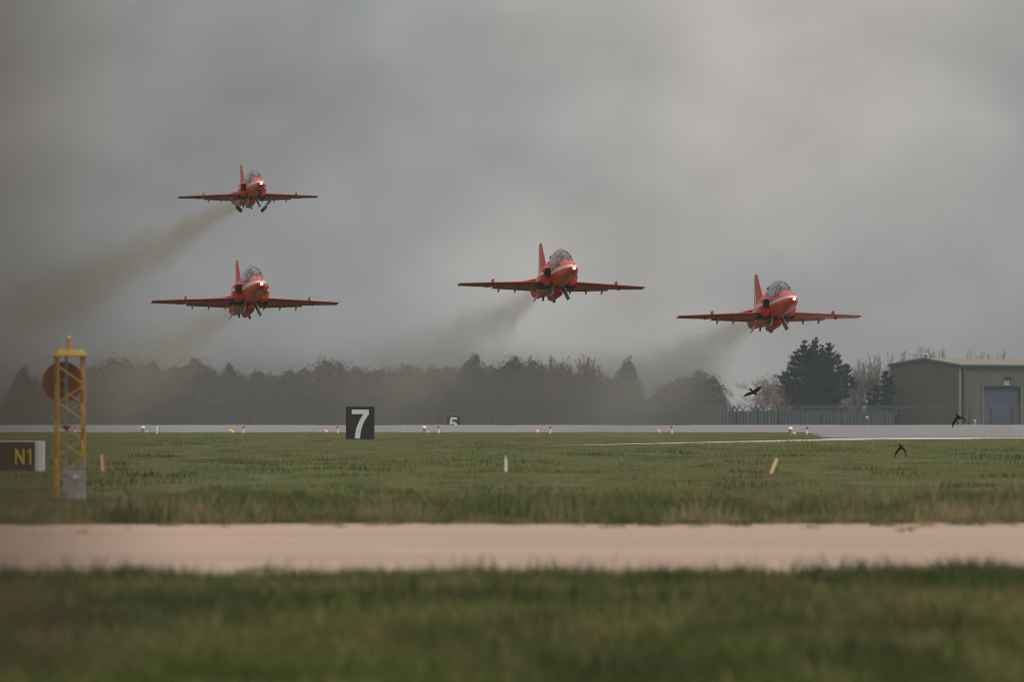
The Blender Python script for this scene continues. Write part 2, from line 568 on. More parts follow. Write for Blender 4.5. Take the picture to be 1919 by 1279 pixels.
def field(d0, d1, per_m2, margin, power=1.0):
    """random ground points in the wedge the lens can see, plus a margin on both sides"""
    out = []
    steps = np.geomspace(d0, d1, 40)
    for a, b_ in zip(steps[:-1], steps[1:]):
        hw = 965 / F * b_ + margin
        n = int(2 * hw * (b_ - a) * per_m2(0.5 * (a + b_)))
        out.append(np.stack([RNG.uniform(-hw, hw, n), RNG.uniform(a, b_, n)], -1))
    return np.concatenate(out)


def lump(x, y, s, seed=0):
    r = np.random.default_rng(seed); z = 0
    for i in range(16):
        an = r.uniform(0, 6.28); k = 6.283 / (s * r.uniform(0.5, 2)); p = r.uniform(0, 6.28)
        z = z + np.sin((x * math.cos(an) + y * 0.5 * math.sin(an)) * k + p)
    return z / 4


random.seed(11)
src_mid = [clump("mid_tuft", 80, 0.40, 0.03, 0.09, 0.017, M['grass_mid'], lean=1.5) for _ in range(4)]
P = field(112, 840, lambda d: 3.2 if d < 260 else (2.5 if d < 450 else 1.1), 7)
# keep grass off the runway and the concrete strip
pxl = 959.5 + P[:, 0] * F / P[:, 1]; pyl = YH + F * H / P[:, 1]
lo_y = np.interp(pxl, [p[0] for p in lo], [p[1] for p in lo]); hi_y = np.interp(pxl, [p[0] for p in hi[::-1]], [p[1] for p in hi[::-1]])
keep = ~((pxl > 1040) & (pyl < lo_y + 0.3) & (pyl > hi_y - 0.05)) & ~((pxl > 1528) & (pyl < lo_y + 0.3))
P = P[keep]
lm = lump(P[:, 0], P[:, 1], 5, 1)
sz = np.clip(0.9 + 0.35 * lm, 0.45, 1.9) * RNG.uniform(0.75, 1.25, len(P)) * np.where(P[:, 1] > 450, 1.5, 1.0)
zz = swell(P[:, 0], P[:, 1])
scatter("airfield_grass", np.column_stack([P, zz]), np.column_stack([sz * 1.1, sz * 1.1, sz]), src_mid, "short green airfield grass between the track and the runway")

src_dark = [clump("dark_tuft", 110, 0.5, 0.05, 0.15, 0.02, M['grass_dark'], lean=0.8) for _ in range(3)]
P = field(150, 640, lambda d: 0.06 if d < 330 else 0.035, 7)
px2 = 959.5 + P[:, 0] * F / P[:, 1]; P = P[(px2 < 1040) | (P[:, 1] < 440)]
sz = RNG.uniform(0.7, 1.8, len(P))
scatter("grass_tussocks", np.column_stack([P, swell(P[:, 0], P[:, 1])]), np.column_stack([sz * 1.5, sz, sz * 0.85]), src_dark, "darker tussocks of longer grass across the airfield")

src_rough = [clump("rough_tuft", 90, 0.26, 0.10, 0.31, 0.009, M['grass_rough'], seg=2, lean=0.45) for _ in range(4)]
P = field(114, 165, lambda d: 9.0 if d < 135 else 3.0, 4)
lm = lump(P[:, 0], P[:, 1], 3.0, 5)
edge = np.clip(1.15 - (P[:, 1] - 114) / 55, 0.35, 1.2)
sz = np.clip(0.80 + 0.42 * lm, 0.35, 1.8) * edge * RNG.uniform(0.8, 1.2, len(P))
kp = P[:, 1] > 114.8 + P[:, 0] * 0.12
scatter("verge_grass", np.column_stack([P, swell(P[:, 0], P[:, 1])])[kp], np.column_stack([sz * 1.2, sz * 1.2, sz])[kp], src_rough, "rough straw and green grass along the far edge of the track")

src_tall = [clump("tall_tuft", 80, 0.20, 0.06, 0.19, 0.007, M['grass_dark'], seg=2, lean=0.6) for _ in range(3)]
src_near = [clump("near_tuft", 80, 0.20, 0.06, 0.19, 0.007, M['grass_near'], seg=2, lean=0.7) for _ in range(5)]
P = field(36, 75.5, lambda d: 34.0, 1.6)
lm = lump(P[:, 0], P[:, 1], 1.0, 9)
sz = np.clip(0.85 + 0.20 * lm, 0.5, 1.5) * RNG.uniform(0.7, 1.3, len(P))
scatter("foreground_grass", np.column_stack([P, swell(P[:, 0], P[:, 1])]), np.column_stack([sz * 1.1, sz * 1.1, sz]), src_near, "blurred long green grass in front of the track")
P = np.concatenate([np.stack([RNG.uniform(-9, 9, 420), PN - 0.4 + RNG.exponential(1.1, 420)], -1), np.stack([RNG.uniform(-9, 9, 300), PF + 1.2 - RNG.exponential(1.6, 300)], -1)])
sz = RNG.uniform(0.3, 0.8, len(P))
scatter("track_edge_weeds", np.column_stack([P, 0 * sz]), np.column_stack([sz, sz, sz * 0.9]), src_near, "low weeds creeping over both edges of the track")
# taller clumps gathered along the near edge of the track and here and there in front of it
cl_ = [(RNG.uniform(-4.5, 4.5), RNG.uniform(60, 74.5)) for _ in range(26)] + [(RNG.uniform(-3, 3), RNG.uniform(44, 60)) for _ in range(12)]
P = np.concatenate([np.stack([RNG.normal(x_, 0.22, 16), RNG.normal(y_, 0.9, 16)], -1) for x_, y_ in cl_])
sz = RNG.uniform(0.9, 1.75, len(P))
scatter("taller_grass_clumps", np.column_stack([P, swell(P[:, 0], P[:, 1])]), np.column_stack([sz, sz, sz]), src_tall, "taller dark green clumps in the foreground grass")
# a few seed stalks above it
src_st = [clump("seed_stalks", 7, 0.10, 0.16, 0.34, 0.006, M['grass_rough'], seg=2, lean=0.5) for _ in range(3)]
P = field(40, 76, lambda d: 1.1, 1.6); sz = RNG.uniform(0.6, 1.1, len(P))
scatter("dry_grass_stalks", np.column_stack([P, swell(P[:, 0], P[:, 1])]), np.column_stack([sz, sz, sz]), src_st, "thin dry seed stalks rising from the foreground grass")

# ------------------------------------------------------------------ hangar behind the fence
DB = 1850.0
KB = F / DB                                     # pixels per metre there
C45 = math.cos(R(45))
EAVE = (YH - 684) / KB + H
RIDGE = (YH - 673) / KB + H
GW = 124 / KB / C45                             # gable width
FL = 34.0                                       # front wall length


def corrugated(mb, x0, x1, z0, z1, pitch=0.36, depth=0.06, top=None, mi=0):
    """ribbed sheet in the local xz plane facing -y, optional top(x)"""
    prof = []
    x = x0
    while x < x1 - 1e-6:
        for fx, fy in ((0, 0), (0.45, 0), (0.55, -depth), (0.9, -depth)):
            xx = x + fx * pitch
            if xx < x1: prof.append((xx, fy))
        x += pitch
    prof.append((x1, 0))
    vs = []; fs = []
    for i, (x, yy) in enumerate(prof):
        zt = z1 if top is None else top(x)
        vs += [(x, yy, z0), (x, yy, zt)]
        if i: fs.append((2 * i - 2, 2 * i, 2 * i + 1, 2 * i - 1))
    mb.add(vs, fs, mi)


cpos = at(1797, YH, DB)
hangar = empty("hangar", (cpos.x, DB, 0), (0, 0, R(45)))
tag(hangar, "green corrugated metal hangar with a tan roof behind the fence", "hangar")
mb = MB()
DX0, DX1, DZ = 45 / KB / C45, 45 / KB / C45 + 9.5, (YH - 725) / KB + H
corrugated(mb, 0.35, DX0, 0, EAVE); corrugated(mb, DX0, DX1, DZ, EAVE); corrugated(mb, DX1, FL, 0, EAVE)
mb.build("front_wall", M['clad'], hangar)
mb = MB()
corrugated(mb, 0.0, GW, 0, EAVE, top=lambda x: RIDGE - abs(x - GW / 2) / (GW / 2) * (RIDGE - EAVE))
ow = mb.build("gable_wall", M['clad'], hangar); ow.rotation_euler = (0, 0, R(-90)); ow.location = (0, GW, 0)
mb = MB()                                       # roof: two ribbed slopes with an overhang
for sgn in (1, -1):
    ring = []
    x = -0.35; k = 0
    while x < FL:
        dz = 0.05 if k % 2 else 0.0
        y0 = -0.30 if sgn > 0 else GW + 0.30
        ring.append([(x, y0, EAVE - 0.02 + dz), (x, GW / 2, RIDGE + 0.10 + dz)])
        x += 0.5; k += 1
    mb.loft(ring, closed=False, cap0=False, cap1=False)
mb.build("roof", M['roof'], hangar)
mb = MB(); corrugated(mb, 0, FL, 0, EAVE); ow = mb.build("back_wall", M['clad'], hangar); ow.rotation_euler = (0, 0, R(180)); ow.location = (FL, GW, 0)
mb = MB(); mb.box((0.12, -0.10, EAVE / 2), (0.46, 0.16, EAVE - 0.1)).build("corner_trim", M['clad_trim'], hangar)
MB().box((0.02, GW - 0.02, EAVE / 2), (0.22, 0.30, EAVE - 0.1)).build("corner_trim", M['clad_trim'], hangar)
MB().tube((0.95, -0.26, 0), (0.95, -0.26, EAVE - 0.1), 0.24, n=10).build("downpipe", M['teal_dark'], hangar, smooth=True)
MB().box((FL / 2, -0.42, EAVE - 0.18), (FL + 0.6, 0.28, 0.26)).build("gutter", M['teal_dark'], hangar)
for s_ in (0, 1):
    y0, y1 = (-0.35, GW / 2) if s_ == 0 else (GW + 0.35, GW / 2)
    mb = MB(); mb.loft([[(-0.42, y0, EAVE - 0.28), (-0.36, y0, EAVE - 0.28), (-0.36, y0, EAVE + 0.13), (-0.42, y0, EAVE + 0.13)],
                        [(-0.42, y1, RIDGE - 0.12), (-0.36, y1, RIDGE - 0.12), (-0.36, y1, RIDGE + 0.22), (-0.42, y1, RIDGE + 0.22)]])
    mb.build("barge_board", mat('barge_grey', (0.10, 0.10, 0.088), 0.6), hangar)
mb = MB(); corrugated(mb, 0, DX1 - DX0 - 0.3, 0, DZ, pitch=0.5, depth=0.0)
door = empty("roller_door", (DX0 + 0.15, 0.30, 0)); door.parent = hangar
slm = None
nsl = int(DZ / 0.29)
for k in range(nsl):                            # curved slats of the shutter
    if slm is None:
        m_ = MB(); w_ = DX1 - DX0 - 0.3
        m_.loft([[(x, 0.0, 0), (x, -0.02, 0.05), (x, -0.03, 0.14), (x, -0.02, 0.24), (x, 0.0, 0.288)] for x in (0, w_)], closed=False, cap0=False, cap1=False)
        slm = m_.mesh("slat"); slm.materials.append(M['door_blue'])
    o = obj("slat", slm, door); o.location = (0, 0, k * 0.29)
for x in (DX0 - 0.05, DX1 + 0.05):
    MB().box((x, -0.12, DZ / 2), (0.28, 0.30, DZ)).build("door_jamb", M['clad_trim'], hangar)
MB().box(((DX0 + DX1) / 2, -0.11, DZ + 0.1), (DX1 - DX0 + 0.4, 0.22, 0.2)).build("door_lintel", M['teal_dark'], hangar)
nx_ = 93 / KB / C45
MB().box((nx_ - 0.1, -0.12, (YH - 718) / KB + H), (1.25, 0.06, 0.72)).build("notice_board", M['board_white'], hangar)
mb = MB(); lz = (YH - 709) / KB + H
mb.box((nx_, -0.55, lz), (1.3, 0.5, 0.34), rot=(R(25), 0, 0)).box((nx_, -0.2, lz + 0.12), (0.2, 0.4, 0.15))
mb.build("flood_light", M['dark'], hangar)
mb = MB(); mb.lathe([(0.20, 0), (0.20, 0.45), (0.42, 0.5), (0.42, 0.66), (0.25, 0.82), (0.05, 0.86)], (0.4, GW / 2, RIDGE + 0.1), 12)
mb.build("roof_vent", M['galv'], hangar)

# ------------------------------------------------------------------ perimeter fences
DFE = 1786.0


def post_mesh():
    m_ = MB()
    m_.loft([[(-.13, -.13, 0), (.13, -.13, 0), (.13, .13, 0), (-.13, .13, 0)], [(-.10, -.10, 2.5), (.10, -.10, 2.5), (.10, .10, 2.5), (-.10, .10, 2.5)]])
    for s_ in (-1, 1):
        m_.tube((0, 0, 2.42), (s_ * 0.30, 0, 2.74), 0.10, 0.085, 6)
        m_.tube((s_ * 0.30, 0, 2.74), (s_ * 0.62, 0, 3.16), 0.085, 0.06, 6)
    return m_.mesh("post")


pm = post_mesh(); pm.materials.append(M['post_c'])


def wire_fence(D, px0, px1, step, label, twist, off):
    root = empty("security_fence", (0, D, 0))
    tag(root, label, "fence", "security fences along the airfield boundary")
    px_ = px0; k = 0
    while px_ < px1:
        o = obj("post", pm, root); o.location = ((px_ - 959.5) * D / F, 0, random.uniform(-0.06, 0.02))
        o.rotation_euler = (random.uniform(-.02, .02), random.uniform(-.02, .02), R(twist) + random.uniform(-.15, .15))
        px_ += step * random.uniform(0.985, 1.015); k += 1
    xa, xb = (px0 - 1000) * D / F, (px1 - 930) * D / F
    for zz_ in (0.3, 0.85, 1.4, 1.95, 2.45):
        MB().tube((xa, 0.0, zz_), (xb, 0.0, zz_), 0.018, n=4).build("wire", M['wire'], root)
    for zz_, yy in ((2.74, 0.12), (2.95, 0.17), (3.14, 0.22), (2.74, -0.12), (2.95, -0.17), (3.14, -0.22)):
        MB().tube((xa, yy, zz_), (xb, yy, zz_), 0.018, n=4).build("barbed_wire", M['wire'], root)
    return root


random.seed(5)
wire_fence(DFE, 1339 - 39.6 * 36, 2000, 39.6, "front row of cranked concrete posts with wire before the hangar", 25, 0)
wire_fence(DFE + 60, 1352 - 19.4 * 4, 1670, 19.4, "second row of closer cranked posts behind the teal sheeting", -30, 0)

sheet_root = empty("sheet_fence", (0, DFE + 12, 0))
tag(sheet_root, "teal corrugated sheet fence below the conifers", "fence")
m_ = MB(); corrugated(m_, 0, 3.30, 0, 2.34, pitch=0.55, depth=0.10); pan = m_.mesh("panel"); pan.materials.append(M['teal'])
x = (1676 - 959.5) * (DFE + 12) / F - 3.35
while x > -95:
    o = obj("panel", pan, sheet_root); o.location = (x, random.uniform(-.03, .03), random.uniform(-0.12, 0.0))
    x -= 3.35


# ------------------------------------------------------------------ trees
def tri_cloud(name, P, Dv, L, W, m):
    """one thin leaf-like triangle per point: along Dv, length L, width W"""
    n = len(P)
    Dv = Dv / (np.linalg.norm(Dv, axis=1, keepdims=True) + 1e-9)
    rnd = RNG.normal(size=(n, 3)); side = np.cross(Dv, rnd); side /= (np.linalg.norm(side, axis=1, keepdims=True) + 1e-9)
    V = np.empty((n, 3, 3)); V[:, 0] = P - side * W[:, None] / 2; V[:, 1] = P + side * W[:, None] / 2; V[:, 2] = P + Dv * L[:, None]
    me = np_mesh(name, V.reshape(-1, 3), np.arange(3 * n).reshape(-1, 3))
    me.materials.append(m)
    return me


def conifer(name, label, base, leaders, m, tuft=0.55, seed=0, group=None):
    """several leaders, each ringed by upswept branches carrying sprays"""
    global RNG
    RNG = np.random.default_rng(seed)
    root = empty(name, base); tag(root, label, "tree", group)
    PP, DD, LL, WW = [], [], [], []
    trunk = MB()
    for (lx, ly, ht, rad, z0) in leaders:
        trunk.tube((lx * 0.35, ly * 0.35, 0), (lx, ly, ht * 0.5), 0.24, 0.14, 7, caps=False)
        trunk.tube((lx, ly, ht * 0.5), (lx, ly, ht * 0.97), 0.14, 0.02, 6)
        nb = int(70 * ht / 6 * max(rad, 1.2) / 2)
        t = RNG.uniform(0, 1, nb) ** 0.85
        z = z0 + (ht - z0) * t
        tier = 0.75 + 0.25 * (lx % 1.0); z = np.round((z - z0) / tier) * tier + z0 + RNG.normal(0, 0.10, nb)
        az = RNG.uniform(0, 6.283, nb)
        prof = (1 - t) ** 0.75 * np.clip(0.55 + 2.2 * t, 0, 1)
        bl = rad * np.clip(prof, 0.06, 1) * np.where(RNG.uniform(0, 1, nb) < 0.22, RNG.uniform(1.15, 1.55, nb), RNG.uniform(0.4, 0.92, nb))
        rise = RNG.uniform(0.05, 0.5, nb) + 0.35 * t
        ns = 15
        s_ = np.tile(np.linspace(0.12, 1.0, ns), (nb, 1)) + RNG.uniform(-.04, .04, (nb, ns))
        X = lx + np.cos(az)[:, None] * bl[:, None] * s_
        Y = ly + np.sin(az)[:, None] * bl[:, None] * s_
        Z = z[:, None] + bl[:, None] * (rise[:, None] * s_ ** 1.6 - 0.12 * s_)
        for rep in range(3):
            jit = RNG.normal(size=(nb, ns, 3)) * (0.13 * (1.15 - s_))[:, :, None] * np.minimum(bl, 1.5)[:, None, None] * np.array([1, 1, 0.55])
            P_ = np.stack([X, Y, Z], -1) + jit
            d_ = np.stack([np.cos(az)[:, None] + 0 * s_, np.sin(az)[:, None] + 0 * s_, rise[:, None] * 1.0 + 0.25 + 0 * s_], -1) + RNG.normal(size=(nb, ns, 3)) * 0.45
            PP.append(P_.reshape(-1, 3)); DD.append(d_.reshape(-1, 3))
            l_ = tuft * RNG.uniform(0.6, 1.3, nb * ns) * (1.15 - 0.55 * np.clip(s_, 0, 1)).ravel(); LL.append(l_); WW.append(l_ * 0.42)
        # the pointed top
        nt_ = 60
        tz = RNG.uniform(0, 1, nt_); rr = 0.10 + 0.32 * (1 - tz); aa = RNG.uniform(0, 6.283, nt_)
        PP.append(np.stack([lx + rr * np.cos(aa) * .4, ly + rr * np.sin(aa) * .4, ht - 1.0 + tz * 0.9], -1))
        DD.append(np.stack([np.cos(aa), np.sin(aa), 0.9 + 0 * aa], -1)); LL.append(rr + 0.15); WW.append(0.16 + 0 * rr)
    trunk.build("trunk", M['bark'], root)
    obj("crown", tri_cloud("crown", np.concatenate(PP), np.concatenate(DD), np.concatenate(LL), np.concatenate(WW), m), root)
    return root


def seg_mesh(name, S, m):
    """segments (p0, p1, r0, r1) as three-sided tubes"""
    S = np.array(S); p = S[:, 0:3]; q_ = S[:, 3:6]; r0 = S[:, 6]; r1 = S[:, 7]
    d = q_ - p; d /= (np.linalg.norm(d, axis=1, keepdims=True) + 1e-9)
    ref = np.where(np.abs(d[:, 2:3]) > 0.9, np.array([[1., 0, 0]]), np.array([[0, 0, 1.]]))
    u = np.cross(d, ref); u /= np.linalg.norm(u, axis=1, keepdims=True); w = np.cross(d, u)
    n = len(S); V = np.empty((n, 6, 3))
    for k in range(3):
        a = 2.0944 * k; o_ = u * math.cos(a) + w * math.sin(a)
        V[:, k] = p + o_ * r0[:, None]; V[:, 3 + k] = q_ + o_ * r1[:, None]
    fpat = np.array([(0, 1, 4), (0, 4, 3), (1, 2, 5), (1, 5, 4), (2, 0, 3), (2, 3, 5)])
    Fc = (np.arange(n)[:, None, None] * 6 + fpat[None]).reshape(-1, 3)
    me = np_mesh(name, V.reshape(-1, 3), Fc); me.materials.append(m)
    return me


def bare_tree(name, label, base, height, spread, m, seed=0, upright=0.6, depth=6, twig=0.03, group=None, forks=3, lean=(0, 0), wig=0.16, base_r=0.05):
    rnd = random.Random(seed)
    root = empty(name, base); tag(root, label, "tree", group)
    T, S = [], []

    def grow(p, d, L, r, k):
        steps = 3
        for i in range(steps):
            d2 = (d + Vector((rnd.gauss(0, wig), rnd.gauss(0, wig), rnd.gauss(0, wig * .6) + 0.09 * upright))).normalized()
            q_ = p + d2 * (L / steps)
            r2 = max(r * 0.86, twig * 0.55)
            (T if k >= depth - 1 else S).append((*p, *q_, r, r2))
            p, d, r = q_, d2, r2
            if k > 0 and i > 0 and k < depth and rnd.random() < 0.75:
                side(p, d, L * rnd.uniform(.5, .8), r * 0.6, k - 1)
        if k > 0:
            for j in range(forks if k < depth else forks + 1):
                side(p, d, L * rnd.uniform(.62, .88), r * 0.72, k - 1)

    def side(p, d, L, r, k):
        o = d.orthogonal().normalized(); o.rotate(Matrix.Rotation(rnd.uniform(0, 6.283), 3, d))
        ang = rnd.uniform(0.25, 0.75) * spread
        nd = (d * math.cos(ang) + o * math.sin(ang) + Vector((0, 0, 0.18 * upright))).normalized()
        grow(p, nd, L, max(r, twig * 0.6), k)

    grow(Vector((0, 0, -0.1)), Vector((lean[0], lean[1], 1)).normalized(), height * 0.30, height * base_r * 0.5, depth)
    allz = max(s[5] for s in S)
    f = height / allz
    T = [tuple(c * f for c in s[:6]) + s[6:] for s in T]; S = [tuple(c * f for c in s[:6]) + s[6:] for s in S]
    obj("trunk", seg_mesh("trunk", T, M['bark_grey'] if m is not M['bark_brown'] else M['bark']), root)
    obj("crown", seg_mesh("crown", S, m), root)
    return root


def soft_tree(name, label, px_, top, hw, D, m, seed, pointed=0.5, base_y=797, n=6500, group="trees blurred by exhaust behind the runway"):
    """full crown of many small sprays, swirled and feathery at its rim"""
    global RNG
    RNG = np.random.default_rng(seed)
    k = F / D
    ht = (YH - top) / k + H; w = hw / k
    root = empty(name, ((px_ - 959.5) / k, D, 0)); tag(root, label, "tree", group)
    MB().tube((0, 0, -0.1), (0.1, 0, ht * 0.35), 0.32, 0.22, 8).tube((0.1, 0, ht * 0.35), (0, 0, ht * 0.8), 0.22, 0.06, 7).build("trunk", M['bark'], root)
    prof = lambda t: (1 - np.clip(t, 0, 1) ** (1.3 + 2.2 * (1 - pointed))) ** (0.5 + 0.5 * pointed) * np.clip(0.75 + t * 1.2, 0, 1)
    wave = lambda x, z: 0.16 * np.sin(x * 2.3 + z * 1.1 + seed) + 0.11 * np.sin(x * 4.9 - z * 2.0 + seed * 2.3) + 0.07 * np.sin(x * 9.1 + z * 3 + seed)
    # body of the crown
    n0 = int(n * 0.62)
    t = RNG.uniform(0, 1, n0) ** 0.9
    a = RNG.uniform(0, 6.283, n0); r = w * prof(t) * np.sqrt(RNG.uniform(0.02, 0.80, n0))
    Pb = np.stack([r * np.cos(a), r * np.sin(a) * 0.8, 0.3 + (ht * 0.93 - 0.6) * t], -1)
    Fb = RNG.normal(size=(n0, 3)) * 0.4 + np.stack([np.cos(Pb[:, 2] * 1.7 + seed), 0 * r, 0.5 * np.sin(Pb[:, 0] * 2.1 + seed)], -1)
    Lb = RNG.uniform(0.35, 0.95, n0); Wb = Lb * RNG.uniform(0.25, 0.5, n0)
    # thin sprays combed along the rim, heat shimmer put into the crown shape, looser farther out
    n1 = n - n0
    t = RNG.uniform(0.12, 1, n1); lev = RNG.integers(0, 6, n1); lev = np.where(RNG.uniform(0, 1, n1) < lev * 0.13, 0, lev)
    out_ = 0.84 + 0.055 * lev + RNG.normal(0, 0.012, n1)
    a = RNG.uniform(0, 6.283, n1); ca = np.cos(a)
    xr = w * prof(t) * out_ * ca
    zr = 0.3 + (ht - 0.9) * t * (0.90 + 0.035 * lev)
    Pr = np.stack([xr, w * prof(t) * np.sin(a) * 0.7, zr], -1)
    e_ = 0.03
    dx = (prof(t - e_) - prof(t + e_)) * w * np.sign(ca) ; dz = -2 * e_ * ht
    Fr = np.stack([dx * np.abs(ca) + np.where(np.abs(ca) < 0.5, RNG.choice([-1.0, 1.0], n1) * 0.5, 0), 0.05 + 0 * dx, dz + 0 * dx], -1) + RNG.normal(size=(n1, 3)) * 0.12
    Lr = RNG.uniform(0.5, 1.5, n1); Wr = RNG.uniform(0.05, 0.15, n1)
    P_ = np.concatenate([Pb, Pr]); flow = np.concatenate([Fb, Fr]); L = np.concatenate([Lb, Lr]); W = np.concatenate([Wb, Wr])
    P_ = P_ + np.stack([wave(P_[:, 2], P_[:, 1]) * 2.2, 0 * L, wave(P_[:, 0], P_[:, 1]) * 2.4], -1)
    obj("crown", tri_cloud("crown", P_, flow, L, W, m), root)
    return root


def broom_tree(name, label, base, height, half_w, m, seed=0, stems=16, group=None, twig=0.027):
    """leafless poplar: many steep stems fanning from one trunk, each with upright twigs"""
    rnd = random.Random(seed)
    root = empty(name, base); tag(root, label, "tree", group)
    T, S = [], []
    fork = height * 0.16
    T.append((0, 0, -0.1, 0.05, 0, fork, 0.26, 0.20))
    T.append((0.05, 0, fork, 0.0, 0.05, height * 0.62, 0.20, 0.06))
    for i in range(stems):
        a = rnd.uniform(0, 6.283); u = math.sqrt(rnd.uniform(0.0, 1.0))
        z0 = fork + rnd.uniform(0, height * 0.30)
        top = height * rnd.uniform(0.80, 1.0) * (1 - 0.22 * u * u)
        ex, ey = half_w * u * math.cos(a), half_w * u * math.sin(a)
        p = Vector((0, 0, z0)); n = 9; r = rnd.uniform(0.045, 0.085)
        for k in range(1, n + 1):
            t = k / n
            q_ = Vector((ex * t ** 0.6, ey * t ** 0.6, z0 + (top - z0) * t)) + Vector((rnd.gauss(0, .09), rnd.gauss(0, .09), 0))
            S.append((*p, *q_, max(r * (1 - .85 * (t - 1 / n)), twig * .7), max(r * (1 - .85 * t), twig * .6)))
            d = (q_ - p).normalized()
            for j in range(4):
                o = d.orthogonal().normalized(); o.rotate(Matrix.Rotation(rnd.uniform(0, 6.283), 3, d))
                ang = rnd.uniform(0.22, 0.75); ln = rnd.uniform(0.5, 1.7) * (1.15 - 0.6 * t)
                nd = (d * math.cos(ang) + o * math.sin(ang)).normalized(); b0 = p.lerp(q_, rnd.random())
                e1 = b0 + nd * ln * .55; e2 = e1 + (nd + Vector((0, 0, .35))).normalized() * ln * .45
                S.append((*b0, *e1, twig, twig * .8)); S.append((*e1, *e2, twig * .8, twig * .45))
                for w_ in range(2):
                    o2 = (nd + Vector((rnd.gauss(0, .5), rnd.gauss(0, .5), .5))).normalized(); b1 = b0.lerp(e1, rnd.uniform(.4, 1))
                    S.append((*b1, *(b1 + o2 * ln * rnd.uniform(.3, .5)), twig * .6, twig * .35))
            p = q_
    obj("trunk", seg_mesh("trunk", T, M['bark_grey']), root)
    obj("crown", seg_mesh("crown", S, m), root)
    return root


DT = 1860.0
KT = F / DT


def tb(px_, D=DT):
    return ((px_ - 959.5) * D / F, D, 0)


mt = lambda p: p / KT
zt = lambda y_, D=DT: (YH - y_) * D / F + H
conifer("conifer", "big dark conifer with several pointed tops beside the hangar", tb(1527),
        [(mt(0), 0, zt(640), 4.4, 0.8), (mt(-20), .6, zt(645), 4.2, 0.8), (mt(26), -.3, zt(648), 4.2, 0.8), (mt(-9), -1.2, zt(653), 2.4, 2), (mt(13), -1.0, zt(653), 2.4, 2),
         (mt(-36), .4, zt(666), 5.0, 0.5), (mt(44), .5, zt(668), 4.0, 0.5), (mt(-54), -.4, zt(698), 4.3, 0.4), (mt(60), -.6, zt(686), 3.2, 0.4), (mt(70), .3, zt(712), 3.0, 0.3),
         (mt(-10), -2.4, zt(700), 5.0, 0.3), (mt(30), -2.4, zt(702), 4.6, 0.3), (mt(-45), -1.6, zt(722), 4.0, 0.2)],
        M['needle'], seed=21, tuft=0.46)
conifer("conifer", "small dark conifer pressed against the left side of the hangar", tb(1660, DT - 4),
        [(0, 0, zt(700), 2.3, .2), (mt(-16), -.2, zt(722), 2.0, .2), (mt(9), .2, zt(712), 2.0, .2), (mt(-32), 0, zt(735), 1.6, .2), (mt(2), -1, zt(728), 2.2, .1)], M['needle_b'], seed=22)
for px_, ty, sd, lab in ((1614, 668, 31, "leafless poplar nearest the big conifer"), (1638, 652, 33, "tall leafless poplar between the big conifer and the hangar"), (1664, 658, 32, "leafless poplar half hidden by the hangar wall")):
    broom_tree("bare_tree", lab, tb(px_, DT + 18), zt(ty), 2.1, M['bark_grey'], sd, stems=26, group="leafless poplars beside the hangar")
for i, (px_, ty, lab) in enumerate(((1696, 656, "leafless treetop showing over the low end of the hangar gable"), (1728, 649, "tallest leafless treetop above the hangar ridge vent"),
                                    (1758, 652, "leafless treetop just right of the hangar ridge vent"), (1818, 662, "thin leafless treetop above the middle of the hangar roof"),
                                    (1846, 659, "leafless treetop above the hangar shutter"), (1878, 657, "leafless treetop above the hangar flood light"))):
    broom_tree("bare_tree", lab, tb(px_, DT + 60), zt(ty - (5 if i < 3 else 9), DT + 60), 2.2 if i < 3 else 1.9, M['bark_grey'], 40 + i, stems=40 if i < 3 else 26, group="leafless trees behind the hangar roof")
bare_tree("bare_tree", "crooked leafless tree at the edge of the smoke by the fence", tb(1383, DT - 20), zt(697, DT - 20), 1.15, M['bark_brown'], 55, upright=0.25, depth=5, twig=0.034, wig=0.28, lean=(0.25, 0), base_r=0.08)
bare_tree("bare_tree", "low leafless bush left of the big conifer", tb(1432, DT - 8), zt(728, DT - 8), 1.0, M['bark_grey'], 57, upright=0.4, depth=5, twig=0.024, wig=0.2)
bare_tree("bare_tree", "low pale leafless bush right of the big conifer", tb(1612, DT - 6), zt(728, DT - 6), 0.9, M['bark_grey'], 58, upright=0.5, depth=5, twig=0.024)

soft = [  # px, top, half width, pointed, pale, label
    (44, 682, 36, 0.95, 0, "dark pointed tree at the left edge behind the lattice mast"),
    (222, 664, 58, 0.25, 1, "broad smoke-veiled tree just right of the lattice mast"),
    (278, 672, 38, 0.4, 0, "rounded dark tree second right of the lattice mast"),
    (366, 670, 52, 0.35, 0, "broad dark tree below the lower of the two left jets"),
    (430, 684, 30, 0.5, 0, "narrow dark tree between two broad ones under the left jets"),
    (484, 694, 34, 0.3, 0, "low rounded tree left of the distance board"),
    (548, 692, 38, 0.3, 0, "low wide tree near the left of the distance board"),
    (618, 668, 46, 0.3, 1, "pale blurred tree above the distance board's left edge"),
    (702, 687, 40, 0.4, 0, "dark tree directly above the large distance board"),
    (754, 682, 34, 0.3, 1, "pale tree right of the large distance board"),
    (808, 686, 36, 0.4, 0, "dark tree left of the small far distance board"),
    (884, 664, 36, 0.45, 0, "peaked dark tree above the small far distance board"),
    (962, 667, 40, 0.3, 0, "dark rounded tree below the left wing of the central jet"),
    (1002, 667, 24, 0.4, 1, "pale slim tree under the central jet"),
    (1176, 664, 30, 0.95, 0, "isolated narrow cone-shaped tree before the gap in the treeline"),
    (1128, 712, 44, 0.4, 0, "low dark tree at the foot of the cone-shaped one"),
    (1262, 712, 30, 0.2, 1, "low pale tree on the right side of the gap in the treeline"),
    (1310, 694, 44, 0.15, 0, "domed smoky tree left of the crooked leafless tree"),
]
